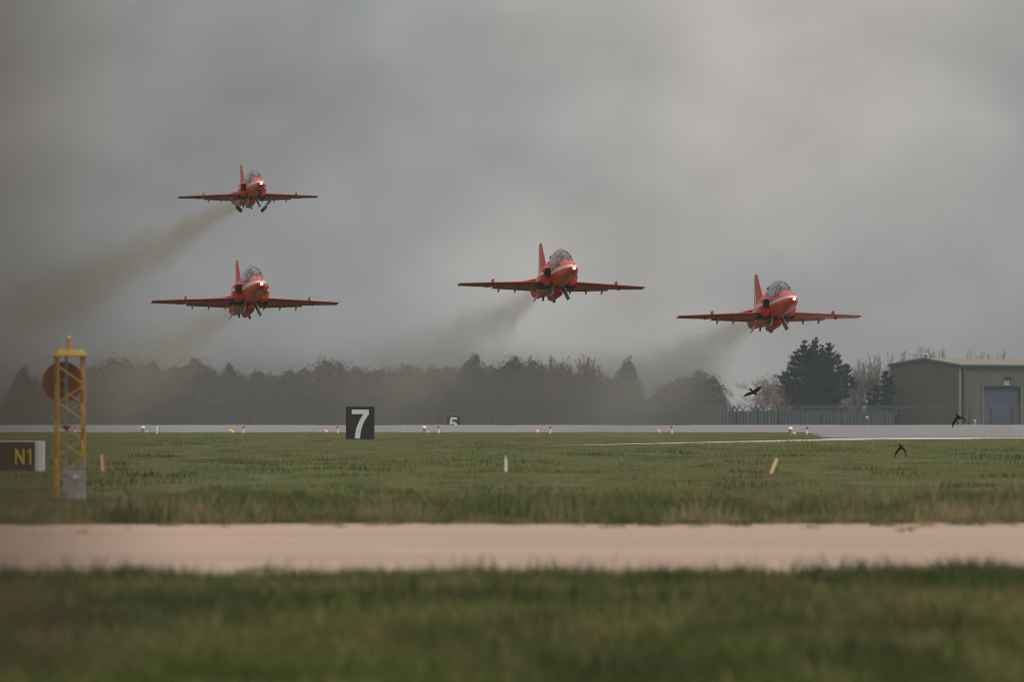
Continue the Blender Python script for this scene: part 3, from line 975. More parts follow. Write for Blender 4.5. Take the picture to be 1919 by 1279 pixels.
for i, (px_, top, hw, po, pale, lab) in enumerate(soft):
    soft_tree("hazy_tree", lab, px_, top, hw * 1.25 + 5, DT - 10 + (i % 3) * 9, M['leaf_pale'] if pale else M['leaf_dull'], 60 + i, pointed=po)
for i, (px_, ty, lab) in enumerate(((1040, 659, "leafless dark-topped tree under the central jet's right wing"), (1060, 662, "leafless tree close beside the dark-topped one"), (1094, 660, "fan-shaped leafless tree before the cone-shaped one"), (1112, 668, "smaller leafless tree right of the fan-shaped one"))):
    broom_tree("bare_tree", lab, tb(px_, DT - 14), zt(ty, DT - 14), 1.7, M['bark_brown'], 80 + i, stems=30, twig=0.034, group="leafless trees in the smoky treeline")
back = [(110, 690), (180, 680), (322, 684), (400, 692), (462, 700), (516, 698), (582, 684), (660, 684), (728, 692), (782, 688), (846, 684), (924, 682), (1024, 688), (1076, 694), (1140, 706)]
where = ["seen just left of the lattice mast", "seen just right of the lattice mast", "in the gap below the left jets' smoke", "below the tail of the lower left jet", "below the right wing of the lower left jet", "midway between the lower left jet and the large board",
         "left of the large distance board", "above the left half of the large distance board", "above the right side of the large distance board", "midway between the two distance boards", "just above the small distance board", "right of the small distance board",
         "directly below the central jet", "between the leafless treetops under the central jet", "left of the cone-shaped tree"]
for i, (px_, ty) in enumerate(back):
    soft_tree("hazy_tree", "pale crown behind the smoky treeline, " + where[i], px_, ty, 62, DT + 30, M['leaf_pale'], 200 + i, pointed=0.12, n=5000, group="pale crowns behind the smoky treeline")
PU = RNG.uniform(0, 1, (24000, 3))
xu = (20 - 959.5) / KT + PU[:, 0] * 1230 / KT
hu = 5.0 + 0.9 * np.sin(xu * 0.55) + 0.6 * np.sin(xu * 1.3 + 1)
PU = np.stack([xu, DT - 26 + PU[:, 1] * 5, PU[:, 2] ** 1.2 * hu], -1)
ug = obj("undergrowth", tri_cloud("undergrowth", PU, RNG.normal(size=(24000, 3)), RNG.uniform(.4, 1.0, 24000), RNG.uniform(.15, .4, 24000), M['leaf_dull']))
tag(ug, "dark undergrowth below the smoke-blurred trees", "undergrowth", kind="stuff")

# ------------------------------------------------------------------ lattice mast, grey cabinet, taxiway sign
DM = gd(938.0); KM = F / DM
mast = empty("lattice_mast", at(131, 938, DM), (0, 0, R(8)))
tag(mast, "yellow lattice mast carrying a red disc and a small lamp", "mast")
MH = 270 / KM; MW = 49.5 / KM
hx = MW / 2
corners = [(-hx, -hx), (hx, -hx), (hx, hx), (-hx, hx)]
for cx, cy_ in corners:
    MB().tube((cx * 1.04, cy_ * 1.04, -0.1), (cx * 0.99, cy_ * 0.99, MH), 0.0165, n=8).build("leg", M['yellow'], mast, smooth=True)
nbay = 7
for f_ in range(4):
    a, b_ = corners[f_], corners[(f_ + 1) % 4]
    for k in range(nbay):
        z0, z1 = 0.08 + (MH - 0.22) * k / nbay, 0.08 + (MH - 0.22) * (k + 1) / nbay
        p, q_ = (a, b_) if (k + f_) % 2 else (b_, a)
        MB().tube((*p, z0), (*q_, z1), 0.0105, n=6).build("brace", M['yellow'], mast)
cw, ct = hx * 1.22, hx * 0.95
zc = MH
MB().loft([[(-cw, -cw, zc - .012), (cw, -cw, zc - .012), (cw, cw, zc - .012), (-cw, cw, zc - .012)], [(-cw, -cw, zc + .012), (cw, -cw, zc + .012), (cw, cw, zc + .012), (-cw, cw, zc + .012)],
           [(-ct, -ct, zc + .09), (ct, -ct, zc + .09), (ct, ct, zc + .09), (-ct, ct, zc + .09)]]).build("cap_plate", M['yellow'], mast, bevel=0.004)
lamp = MB().lathe([(0.036, 0), (0.036, 0.02), (0.034, 0.025), (0.034, 0.155)], (-0.012, 0, zc + 0.09), 16).build("lamp_body", M['yellow'], mast, smooth=True)
MB().lathe([(0.022, 0), (0.022, 0.014), (0.010, 0.024)], (-0.012, 0, zc + 0.245), 14).build("lens", M['lens'], lamp, smooth=True)
MB().tube((-0.045, 0.03, 0.9 * 0.5), (-0.045, 0.03, zc), 0.017, n=10).build("pole", M['galv'], mast, smooth=True)
MB().lathe([(0.003, 0.0), (0.27, 0.0), (0.275, 0.008), (0.27, 0.02), (0.003, 0.02)], (-0.07, 0.24, (938 - 716) / KM), 48, axis='Y').build("disc", M['disc_red'], mast, smooth=True)
MB().box((-0.045, 0.13, (938 - 716) / KM), (0.05, 0.20, 0.06)).build("disc_bracket", M['galv'], mast)
MB().lathe([(0.018, 0), (0.018, 0.05), (0.075, 0.085), (0.075, 0.10), (0.01, 0.11)], (-0.045, 0.03, 0.90), 14).build("pole_collar", M['bark'], mast, smooth=True)
MB().tube((-0.045, 0.03, 0.0), (-0.045, 0.03, 0.92), 0.012, n=8).build("lower_pole", M['bark'], mast)

DC = gd(940.5)
cab = empty("equipment_cabinet", at(140, 940.5, DC), (0, 0, R(4)))
tag(cab, "weathered grey metal cabinet at the foot of the yellow mast", "cabinet")
MB().box((0, 0, 0.215), (0.295, 0.20, 0.45)).build("body", M['concrete_grey'], cab, bevel=0.008)
MB().box((0, 0, 0.446), (0.31, 0.215, 0.014)).build("lid", M['galv'], cab, bevel=0.003)
MB().box((0.005, -0.1035, 0.325), (0.052, 0.006, 0.036)).build("label_plate", M['board_white'], cab)
for z in (0.35, 0.09):
    MB().box((-0.11, -0.106, z), (0.018, 0.012, 0.03)).build("hinge", M['dark'], cab)
for x in (-0.125, 0.10, 0.125):
    MB().tube((x, 0.03, 0.45), (x, 0.03, 0.57), 0.009, n=8).build("conduit", M['galv'], cab)

DS = gd(887.5); KS = F / DS
sg = empty("taxiway_sign", at(20, 887.5, DS), (0, 0, R(-6)))
tag(sg, "dark taxiway sign reading N1 in yellow with a white end panel", "sign")
SH = 60 / KS
MB().box((0, 0.11, SH / 2), (1.08, 0.22, SH)).build("case", M['white_paint'], sg, bevel=0.006)
MB().box((-0.02, -0.006, SH / 2), (1.02, 0.012, SH - 0.028)).build("face", M['sign_brown'], sg)
MB().box((0.60, 0.10, SH / 2), (0.125, 0.235, SH + 0.012)).build("end_panel", M['white_paint'], sg, bevel=0.004)
for x in (-0.35, 0.35):
    MB().box((x, 0.11, -0.05), (0.06, 0.1, 0.12)).build("foot", M['dark'], sg)
# letters: N and 1
lx = lambda p: (p - 20) / KS
lz = lambda y_: (887.5 - y_) / KS
n0, n1_, t0, t1 = lx(28.5), lx(46.5), lz(871), lz(842)
st = 0.040
MB().poly([(n0, t0), (n0 + st, t0), (n0 + st, t1 - 0.115), (n1_ - st, t0), (n1_, t0), (n1_, t1), (n1_ - st, t1), (n1_ - st, t0 + 0.115), (n0 + st, t1), (n0, t1)], (0, -0.016, 0), 0.008).build("letter", M['sign_yellow'], sg)
o0 = lx(51.5)
MB().poly([(o0 + 0.045, t0), (o0 + 0.085, t0), (o0 + 0.085, t1), (o0 + 0.050, t1), (o0, t1 - 0.055), (o0, t1 - 0.10), (o0 + 0.045, t1 - 0.068)], (0, -0.016, 0), 0.008).build("digit", M['sign_yellow'], sg)


# ------------------------------------------------------------------ distance boards
def board(pxc, base_y, D, w, hgt, sink, label, glyph):
    b_ = empty("distance_board", at(pxc, base_y, D) + Vector((0, 0, -sink)), (0, 0, 0))
    tag(b_, label, "sign", "runway distance boards")
    MB().box((0, 0.12, hgt / 2), (w, 0.24, hgt)).build("panel", M['board_black'], b_, bevel=0.01)
    MB().poly([(x * w, z * hgt) for x, z in glyph], (0, -0.008, 0), 0.016).build("digit", M['board_white'], b_)
    for x in (-0.35, 0.35):
        MB().box((x * w, 0.13, -0.08), (0.07, 0.12, 0.2)).build("foot", M['galv'], b_)
    return b_


cx = lambda x: (x - 608) / 340
cz = lambda y_: (543 - y_) / 401
seven = [(508, 178), (710, 178), (710, 238), (668, 296), (640, 352), (622, 410), (611, 465), (606, 520), (543, 520), (549, 462), (562, 402), (583, 342), (612, 285), (645, 232), (508, 232)]
D7 = gd(826.0); K7 = F / D7
board(675, 826.0, D7, 53.5 / K7, 63.5 / K7, 0.0, "large black board with a white 7 standing in the grass", [(cx(x), cz(y_)) for x, y_ in seven])
five = [(-.24, .90), (.26, .90), (.26, .77), (-.10, .77), (-.115, .60), (.08, .62), (.24, .52), (.28, .36), (.24, .18), (.08, .08), (-.10, .07), (-.28, .14), (-.24, .27), (-.08, .20), (.06, .22), (.13, .35), (.06, .48), (-.07, .50), (-.17, .45), (-.29, .47)]
D5 = 1742.0; K5 = F / D5
board(850, 797.5, D5, 25 / K5, 29.5 / K5, 12 / K5, "small far black board with a white 5 half sunk behind the runway", five)


# ------------------------------------------------------------------ runway edge lights and marker posts
def edge_light(px_, base_y, tall, label, sc_=1.0):
    D = gd(base_y)
    e = empty("runway_light", at(px_, base_y, D), (0, 0, R(random.uniform(-25, 25))))
    e.scale = (sc_, sc_, sc_)
    tag(e, label, "light", "runway edge lights")
    if tall:
        MB().tube((0, 0, -0.05), (0.10, 0, 0.12), 0.05, n=8).tube((0.10, 0, 0.12), (0.02, 0, 0.26), 0.075, 0.06, n=10).build("stem", M['amber'], e, smooth=True)
        MB().lathe([(0.05, 0.24), (0.09, 0.28), (0.165, 0.35), (0.165, 0.37), (0.02, 0.37)], (0, 0, 0), 16).build("cup", M['amber'], e, smooth=True)
        MB().lathe([(0.15, 0.37), (0.15, 0.43), (0.135, 0.49), (0.09, 0.53), (0.02, 0.545)], (0, 0, 0), 16).build("dome", M['lens'], e, smooth=True)
        MB().lathe([(0.02, -0.05), (0.075, -0.04), (0.075, 0.05), (0.02, 0.06)], (0.30, -0.02, 0.13), 12, axis='Y').build("side_lamp", M['lens'], e, smooth=True)
        MB().tube((0.12, 0, 0.1), (0.27, 0, 0.13), 0.03, n=6).build("side_arm", M['amber'], e)
        MB().tube((-0.2, 0, 0.0), (-0.17, 0, 0.13), 0.012, n=6).tube((-0.17, 0, 0.13), (0.0, 0, 0.2), 0.012, n=6).build("cable", M['dark'], e)
    else:
        MB().lathe([(0.05, 0), (0.17, 0.03), (0.20, 0.12), (0.16, 0.22), (0.07, 0.28), (0.02, 0.29)], (0, 0, 0), 16).build("housing", M['amber'], e, smooth=True)
        MB().lathe([(0.02, -0.19), (0.085, -0.18), (0.085, -0.05), (0.02, -0.04)], (0.11, -0.04, 0.12), 12, axis='Y').build("side_lamp", M['lens'], e, smooth=True)
        MB().box((0, 0, 0.015), (0.34, 0.34, 0.05)).build("base", M['dark'], e, bevel=0.01)
    return e


random.seed(8)
for px_, by, tall, lab in ((268, 813.5, 1, "white-domed amber runway light nearest the lattice mast"), (432, 813.0, 0, "low amber runway light under the lower left jet"), (610, 812.8, 0, "low amber runway light just left of the large distance board"),
                           (795, 813.6, 1, "white-domed amber runway light right of the large distance board"), (1006, 813.0, 0, "low amber runway light above the white stake"), (1234, 813.0, 0, "low amber runway light left of the leaning stake"),
                           (1481, 816.5, 1, "white-domed amber runway light at the end of the grass verge"), (122, 813.0, 0, "low amber runway light seen through the lattice mast")):
    edge_light(px_, by, tall, lab)


def marker_post(px_, base_y, red, label):
    D = gd(base_y)
    e = empty("marker_post", at(px_, base_y, D), (R(random.uniform(-2, 2)), R(random.uniform(-3, 3)), 0))
    tag(e, label, "post", "runway marker posts")
    MB().tube((0, 0, -0.05), (0, 0, 0.36), 0.080, n=12).build("shaft", M['white_paint'], e, smooth=True)
    MB().lathe([(0.088, 0.36), (0.090, 0.50), (0.075, 0.53), (0.02, 0.54)], (0, 0, 0), 12).build("band", M['red_paint'] if red else M['white_paint'], e, smooth=True)


for px_, by, red, lab in ((141, 813.5, 1, "red-topped white post seen through the lattice mast"), (294, 813.5, 0, "plain white post beside the light nearest the mast"), (456, 813.5, 1, "red-topped white post under the lower left jet"),
                          (633, 813.2, 1, "red-topped white post just left of the large distance board"), (822, 813.0, 1, "red-topped white post right of the large distance board"), (1031, 813.8, 1, "red-topped white post below the central jet"),
                          (1259, 813.8, 1, "red-topped white post midway between the leaning stake and central jet"), (1512, 815.6, 1, "red-topped white post at the end of the grass verge")):
    marker_post(px_, by, red, lab)
MB_b = MB().tube((0, 0, 0), (0, 0, 1.15), 0.20, n=10)
bl = empty("bollard", at(1625, 797.6, 1748)); tag(bl, "dark bollard with a white cap before the teal sheet fence", "bollard")
MB_b.build("shaft", M['bark'], bl, smooth=True); MB().lathe([(0.22, 1.15), (0.24, 1.2), (0.24, 1.3), (0.05, 1.36)], (0, 0, 0), 12).build("cap", M['board_white'], bl, smooth=True)
wp = empty("marker_post", at(1827, 797.6, 1748)); tag(wp, "pale stubby post in front of the hangar wall", "post")
MB().tube((0, 0, 0), (0, 0, 0.7), 0.2, n=10).build("shaft", M['galv'], wp, smooth=True); MB().lathe([(0.2, .7), (0.16, .78), (.03, .82)], (0, 0, 0), 10).build("cap", M['lens'], wp)


# ------------------------------------------------------------------ stakes in the grass
def stake(px_, base_y, top_px, top_y, split, w, mtop, label, pointed=False):
    D = gd(base_y); k = F / D
    e = empty("stake", at(px_, base_y, D)); tag(e, label, "stake", "wooden stakes in the airfield grass")
    v = Vector(((top_px - px_) / k, 0, (base_y - top_y) / k))
    d = v.normalized(); s_ = Vector((d.z, 0, -d.x)); hw = w / k / 2
    def bar(t0, t1, hw_, dy, tip=False):
        r = []
        a, b__ = v * t0, v * t1
        ring = lambda c, q: [c - s_ * q + Vector((0, -dy, 0)), c + s_ * q + Vector((0, -dy, 0)), c + s_ * q + Vector((0, dy, 0)), c - s_ * q + Vector((0, dy, 0))]
        rings = [ring(a, hw_), ring(b__ - v * (0.16 if tip else 0.03), hw_), ring(b__, hw_ * (0.35 if tip else 0.8))]
        return MB().loft(rings)
    bar(-0.12, split, hw * 0.86, 0.016).build("shaft", M['wood'], e)
    bar(split, 1.0, hw, 0.020, pointed).build("painted_top", mtop, e)
    return e


stake(194, 906, 190.5, 853, 0.42, 5.5, M['orange'], "orange-topped brown stake right of the grey cabinet")
stake(948.5, 910, 948, 855, 0.46, 5.6, M['white_paint'], "upright stake with a pointed white top in mid grass", True)
stake(1438.5, 904, 1456, 860, 0.36, 6.0, M['peach'], "leaning stake with a pale orange top")


# ------------------------------------------------------------------ crows
def crow(px_, py, D, span, la, ra, roll, head, label, name="crow", pitch=18):
    k = F / D
    e = empty(name, at(px_, py, D), (R(pitch), R(roll), R(head))); tag(e, label, "bird", "crows crossing the airfield")
    s = span / 0.9
    rings = []
    for yy, r, z in ((-.26, .004, -.01), (-.21, .018, -.005), (-.18, .034, 0), (-.13, .042, 0), (-.06, .058, -.006), (.05, .06, -.006), (.13, .040, 0), (.20, .03, .004), (.29, .036, .006), (.33, .03, .006)):
        fl = 0.35 if yy > .19 else 1
        rings.append([Vector((math.cos(t) * r * (1.5 if yy > .19 else 1), yy, z + math.sin(t) * r * fl)) * s for t in np.linspace(0, 6.283, 11)[:-1]])
    MB().loft(rings).build("body", M['bird'], e, smooth=True)
    for sg_, an in ((-1, la), (1, ra)):
        st_ = [(0.0, -.09, .10, .05, 0), (.12, -.11, .11, .048, .02), (.22, -.10, .12, .040, .02), (.32, -.04, .14, .028, -.01), (.40, .03, .14, .016, -.05), (.45, .10, .13, .004, -.09)]
        rr = []
        ca, sa = math.cos(R(an)), math.sin(R(an))
        for x, y0, y1, th, dz in st_:
            pts = [(x, y0, dz), (x, (y0 + y1) / 2, dz + th), (x, y1, dz), (x, (y0 + y1) / 2, dz - th * .4)]
            rr.append([Vector((sg_ * (p[0] * ca - p[2] * sa), p[1], p[0] * sa + p[2] * ca)) * s for p in pts])
        MB().loft(rr).build("wing", M['bird'], e, smooth=True)
    return e


crow(1796, 782, 404, 0.95, -60, -26, 0, 14, "crow with drooping wings in front of the hangar")
crow(1689, 839, 250, 0.56, -58, -48, 4, 12, "crow with wings pressed down low over the grass")
crow(1413, 736, 413, 0.80, 4, 10, -24, 22, "crow gliding with tilted wings beside the crooked leafless tree", pitch=30)
crow(1620, 723, 1500, 0.62, -35, -35, 0, 20, "tiny distant bird right of the big conifer", "bird")
crow(854, 316, 1500, 0.42, 10, 10, 0, 20, "tiny speck of a bird high in the sky", "bird")

# ------------------------------------------------------------------ the red jets
def red_paint():
    m = bpy.data.materials.new("red_aircraft_paint"); m.use_nodes = True
    h = NT(m); b = h.n["Principled BSDF"]
    t = h.node("ShaderNodeTexCoord"); s = h.node("ShaderNodeSeparateXYZ"); h.l.new(t.outputs["Object"], s.inputs[0])
    n = h.noise(t.outputs["Object"], 2.2, 5, 0.6)
    red = h.mix(h.step(n, 0.35, 0.7), (0.47, 0.026, 0.010), (0.57, 0.040, 0.016))
    # white cheat line along the flanks: a band that dips slightly towards the tail
    zc_ = h.m('ADD', s.outputs[2], h.m('MULTIPLY', s.outputs[1], -0.012))
    band = h.m('MULTIPLY', h.m('GREATER_THAN', zc_, 0.150), h.m('LESS_THAN', zc_, 0.285))
    c = h.mix(band, red, (0.55, 0.53, 0.51))
    # white flash under the nose
    ax = h.m('ABSOLUTE', s.outputs[0])
    flash = h.m('MULTIPLY', h.m('LESS_THAN', h.m('ADD', ax, h.m('MULTIPLY', s.outputs[1], 0.06)), -0.16), h.m('LESS_THAN', s.outputs[2], -0.25))
    c = h.mix(h.m('MULTIPLY', flash, 0.3), c, (0.62, 0.58, 0.56))
    h.l.new(c, b.inputs["Base Color"])
    b.inputs["Roughness"].default_value = 0.38
    b.inputs["Specular IOR Level"].default_value = 0.28
    b.inputs["Coat Weight"].default_value = 0.12
    b.inputs["Coat Roughness"].default_value = 0.12
    return m


M['red'] = red_paint()
M['red_plain'] = mat('red_aircraft_plain', (0.46, 0.020, 0.009), 0.42, color2=(0.36, 0.018, 0.009), vscale=1.3, coat=0.08, spec=0.25)
M['red_wing'] = mat('red_wing_paint', (0.36, 0.016, 0.008), 0.45, color2=(0.27, 0.014, 0.008), vscale=1.3, spec=0.2)  # same aircraft red, deepened to put shade into the wing colour
M['fin_white'] = mat('fin_white', (0.66, 0.66, 0.66), 0.4)
M['fin_blue'] = mat('fin_blue', (0.02, 0.05, 0.09), 0.4)
M['suit'] = mat('red_flying_suit', (0.30, 0.03, 0.02), 0.8)
M['helmet'] = mat('white_helmet', (0.72, 0.72, 0.72), 0.25)
M['visor'] = mat('dark_visor', (0.03, 0.03, 0.035), 0.1, spec=0.8)
M['light'] = emit('landing_light', (1.0, 0.52, 0.16), 5.0)
m = bpy.data.materials.new("canopy_glass"); m.use_nodes = True
h = NT(m); h.n.clear(); out = h.node("ShaderNodeOutputMaterial")
tr = h.node("ShaderNodeBsdfTransparent"); tr.inputs[0].default_value = (0.86, 0.89, 0.89, 1)
gl = h.node("ShaderNodeBsdfGlossy"); gl.inputs["Roughness"].default_value = 0.04
lw = h.node("ShaderNodeFresnel"); lw.inputs["IOR"].default_value = 1.5
mx = h.node("ShaderNodeMixShader"); h.l.new(h.m('MULTIPLY_ADD', lw.outputs[0], 1.0, 0.10), mx.inputs[0])
h.l.new(tr.outputs[0], mx.inputs[1]); h.l.new(gl.outputs[0], mx.inputs[2]); h.l.new(mx.outputs[0], out.inputs[0])
M['glass'] = m

A0 = 5.5                                        # local y = distance behind the nose light - A0


def ring_super(a, hw, zb, zm, zt_, n=2.25, cnt=28, x0=0.0):
    r = []
    for i in range(cnt):
        t = 2 * math.pi * i / cnt
        c, s = math.cos(t), math.sin(t)
        x = hw * math.copysign(abs(c) ** (2 / n), c)
        e = (zt_ - zm) if s > 0 else (zm - zb)
        r.append(Vector((x0 + x, a - A0, zm + e * math.copysign(abs(s) ** (2 / n), s))))
    return r


HULL = [(0.00, .035, -.035, 0, .035), (0.05, .085, -.09, 0, .08), (0.18, .165, -.165, .0, .145), (0.5, .275, -.275, .01, .27), (1.0, .365, -.365, .03, .42), (1.6, .42, -.42, .06, .575),
        (2.0, .44, -.435, .08, .67), (3.0, .46, -.45, .14, .74), (4.0, .47, -.455, .18, .86), (5.0, .47, -.46, .2, 1.02), (5.5, .47, -.465, .2, 1.17), (6.2, .48, -.475, .2, 1.12), (7.2, .49, -.48, .18, .95),
        (8.2, .49, -.47, .14, .80), (9.0, .45, -.43, .1, .70), (9.8, .39, -.37, .05, .58), (10.5, .33, -.33, .0, .42), (10.75, .305, -.305, .0, .32)]


def naca(c, t, trunc0=0.0, trunc1=1.0, n=9):
    """closed ring of (x along chord, thickness offset)"""
    xs_ = [trunc0 + (trunc1 - trunc0) * (0.5 - 0.5 * math.cos(math.pi * i / n)) for i in range(n + 1)]
    yt = lambda x: 5 * t * (0.2969 * math.sqrt(max(x, 0)) - 0.126 * x - 0.3516 * x * x + 0.2843 * x ** 3 - 0.1015 * x ** 4) + 0.0015
    up = [(x * c, yt(x) * c) for x in xs_]
    lowr = [(x * c, -yt(x) * c * 0.85) for x in xs_]
    return up[::-1] + (lowr[1:] if trunc0 == 0 else lowr)


def wing_st(f):
    """span fraction 0 root .. 1 tip -> x, LE a, chord, z, thickness"""
    x = 0.30 + (4.695 - 0.30) * f
    a = 4.10 + 2.14 * f
    ch = 2.95 + (0.92 - 2.95) * f
    return x, a, ch, -0.215 + 0.075 * f, 0.080 - 0.012 * f


def wing_piece(sgn, f0, f1, c0, c1, drop=0.0, n=6, dz=0.0, dback=0.0):
    rings = []
    for i in range(n + 1):
        f = f0 + (f1 - f0) * i / n
        x, a, ch, z, t = wing_st(f)
        prof = naca(ch, t, c0, c1)
        rr = []
        for px_, pz in prof:
            qx, qz = px_, pz
            if drop:
                hx_ = c0 * ch; dx_ = qx - hx_
                qx = hx_ + dx_ * math.cos(drop) + qz * math.sin(drop) + dback; qz = qz * math.cos(drop) - dx_ * math.sin(drop) + dz
            inc = R(1.5)
            rr.append(Vector((sgn * x, a + qx * math.cos(inc) - A0, z + qz - qx * math.sin(inc))))
        rings.append(rr)
    return MB().loft(rings)


def person_mesh():
    me = bpy.data.meshes.new("body")
    V = [(0, 0, 0), (0, .03, .22), (0, .05, .42), (0, .04, .53), (0, 0.01, .62), (0, -.01, .74),
         (.19, .04, .44), (.25, -.08, .20), (.16, -.34, .12), (.13, -.42, .13), (-.19, .04, .44), (-.25, -.08, .20), (-.16, -.34, .12), (-.13, -.42, .13),
         (.11, -.05, -.02), (.14, -.48, .02), (.13, -.66, -.36), (.13, -.80, -.40), (-.11, -.05, -.02), (-.14, -.48, .02), (-.13, -.66, -.36), (-.13, -.80, -.40)]
    E = [(0, 1), (1, 2), (2, 3), (3, 4), (4, 5), (2, 6), (6, 7), (7, 8), (8, 9), (2, 10), (10, 11), (11, 12), (12, 13), (0, 14), (14, 15), (15, 16), (16, 17), (0, 18), (18, 19), (19, 20), (20, 21)]
    rad = [.15, .145, .15, .07, .09, .10, .075, .06, .045, .04, .075, .06, .045, .04, .11, .085, .06, .045, .11, .085, .06, .045]
    for s_, w in ((1, 9), (-1, 13)):                       # five fingers on each hand
        hp = Vector(V[w]); hb = len(V)
        V.append(tuple(hp + Vector((0, -.05, .005)))); rad.append(.035); E.append((w, hb))
        for j, (ox, ln) in enumerate(((-.03, .065), (-.01, .078), (.01, .074), (.03, .058))):
            b0 = len(V); V.append(tuple(hp + Vector((ox, -.09, .012)))); rad.append(.011); E.append((hb, b0))
            V.append(tuple(hp + Vector((ox, -.09 - ln * .5, -.012)))); rad.append(.010); E.append((b0, b0 + 1))
            V.append(tuple(hp + Vector((ox * .9, -.09 - ln * .6, -.045)))); rad.append(.009); E.append((b0 + 1, b0 + 2))
        b0 = len(V); V.append(tuple(hp + Vector((-s_ * .05, -.05, 0)))); rad.append(.012); E.append((hb, b0))
        V.append(tuple(hp + Vector((-s_ * .06, -.09, -.02)))); rad.append(.010); E.append((b0, b0 + 1))
    me.from_pydata(V, E, [])
    o = bpy.data.objects.new("body", me); COL.objects.link(o)
    md = o.modifiers.new("skin", 'SKIN'); md.use_smooth_shade = True
    for i, v in enumerate(me.skin_vertices[0].data):
        v.radius = (rad[i], rad[i]); v.use_root = (i == 0)
    o.modifiers.new("sub", 'SUBSURF').levels = 1
    dg = bpy.context.evaluated_depsgraph_get()
    res = bpy.data.meshes.new_from_object(o.evaluated_get(dg))
    bpy.data.objects.remove(o)
    res.name = "body"
    res.materials.clear(); res.materials.append(M['suit'])
    return res


PERSON = person_mesh()


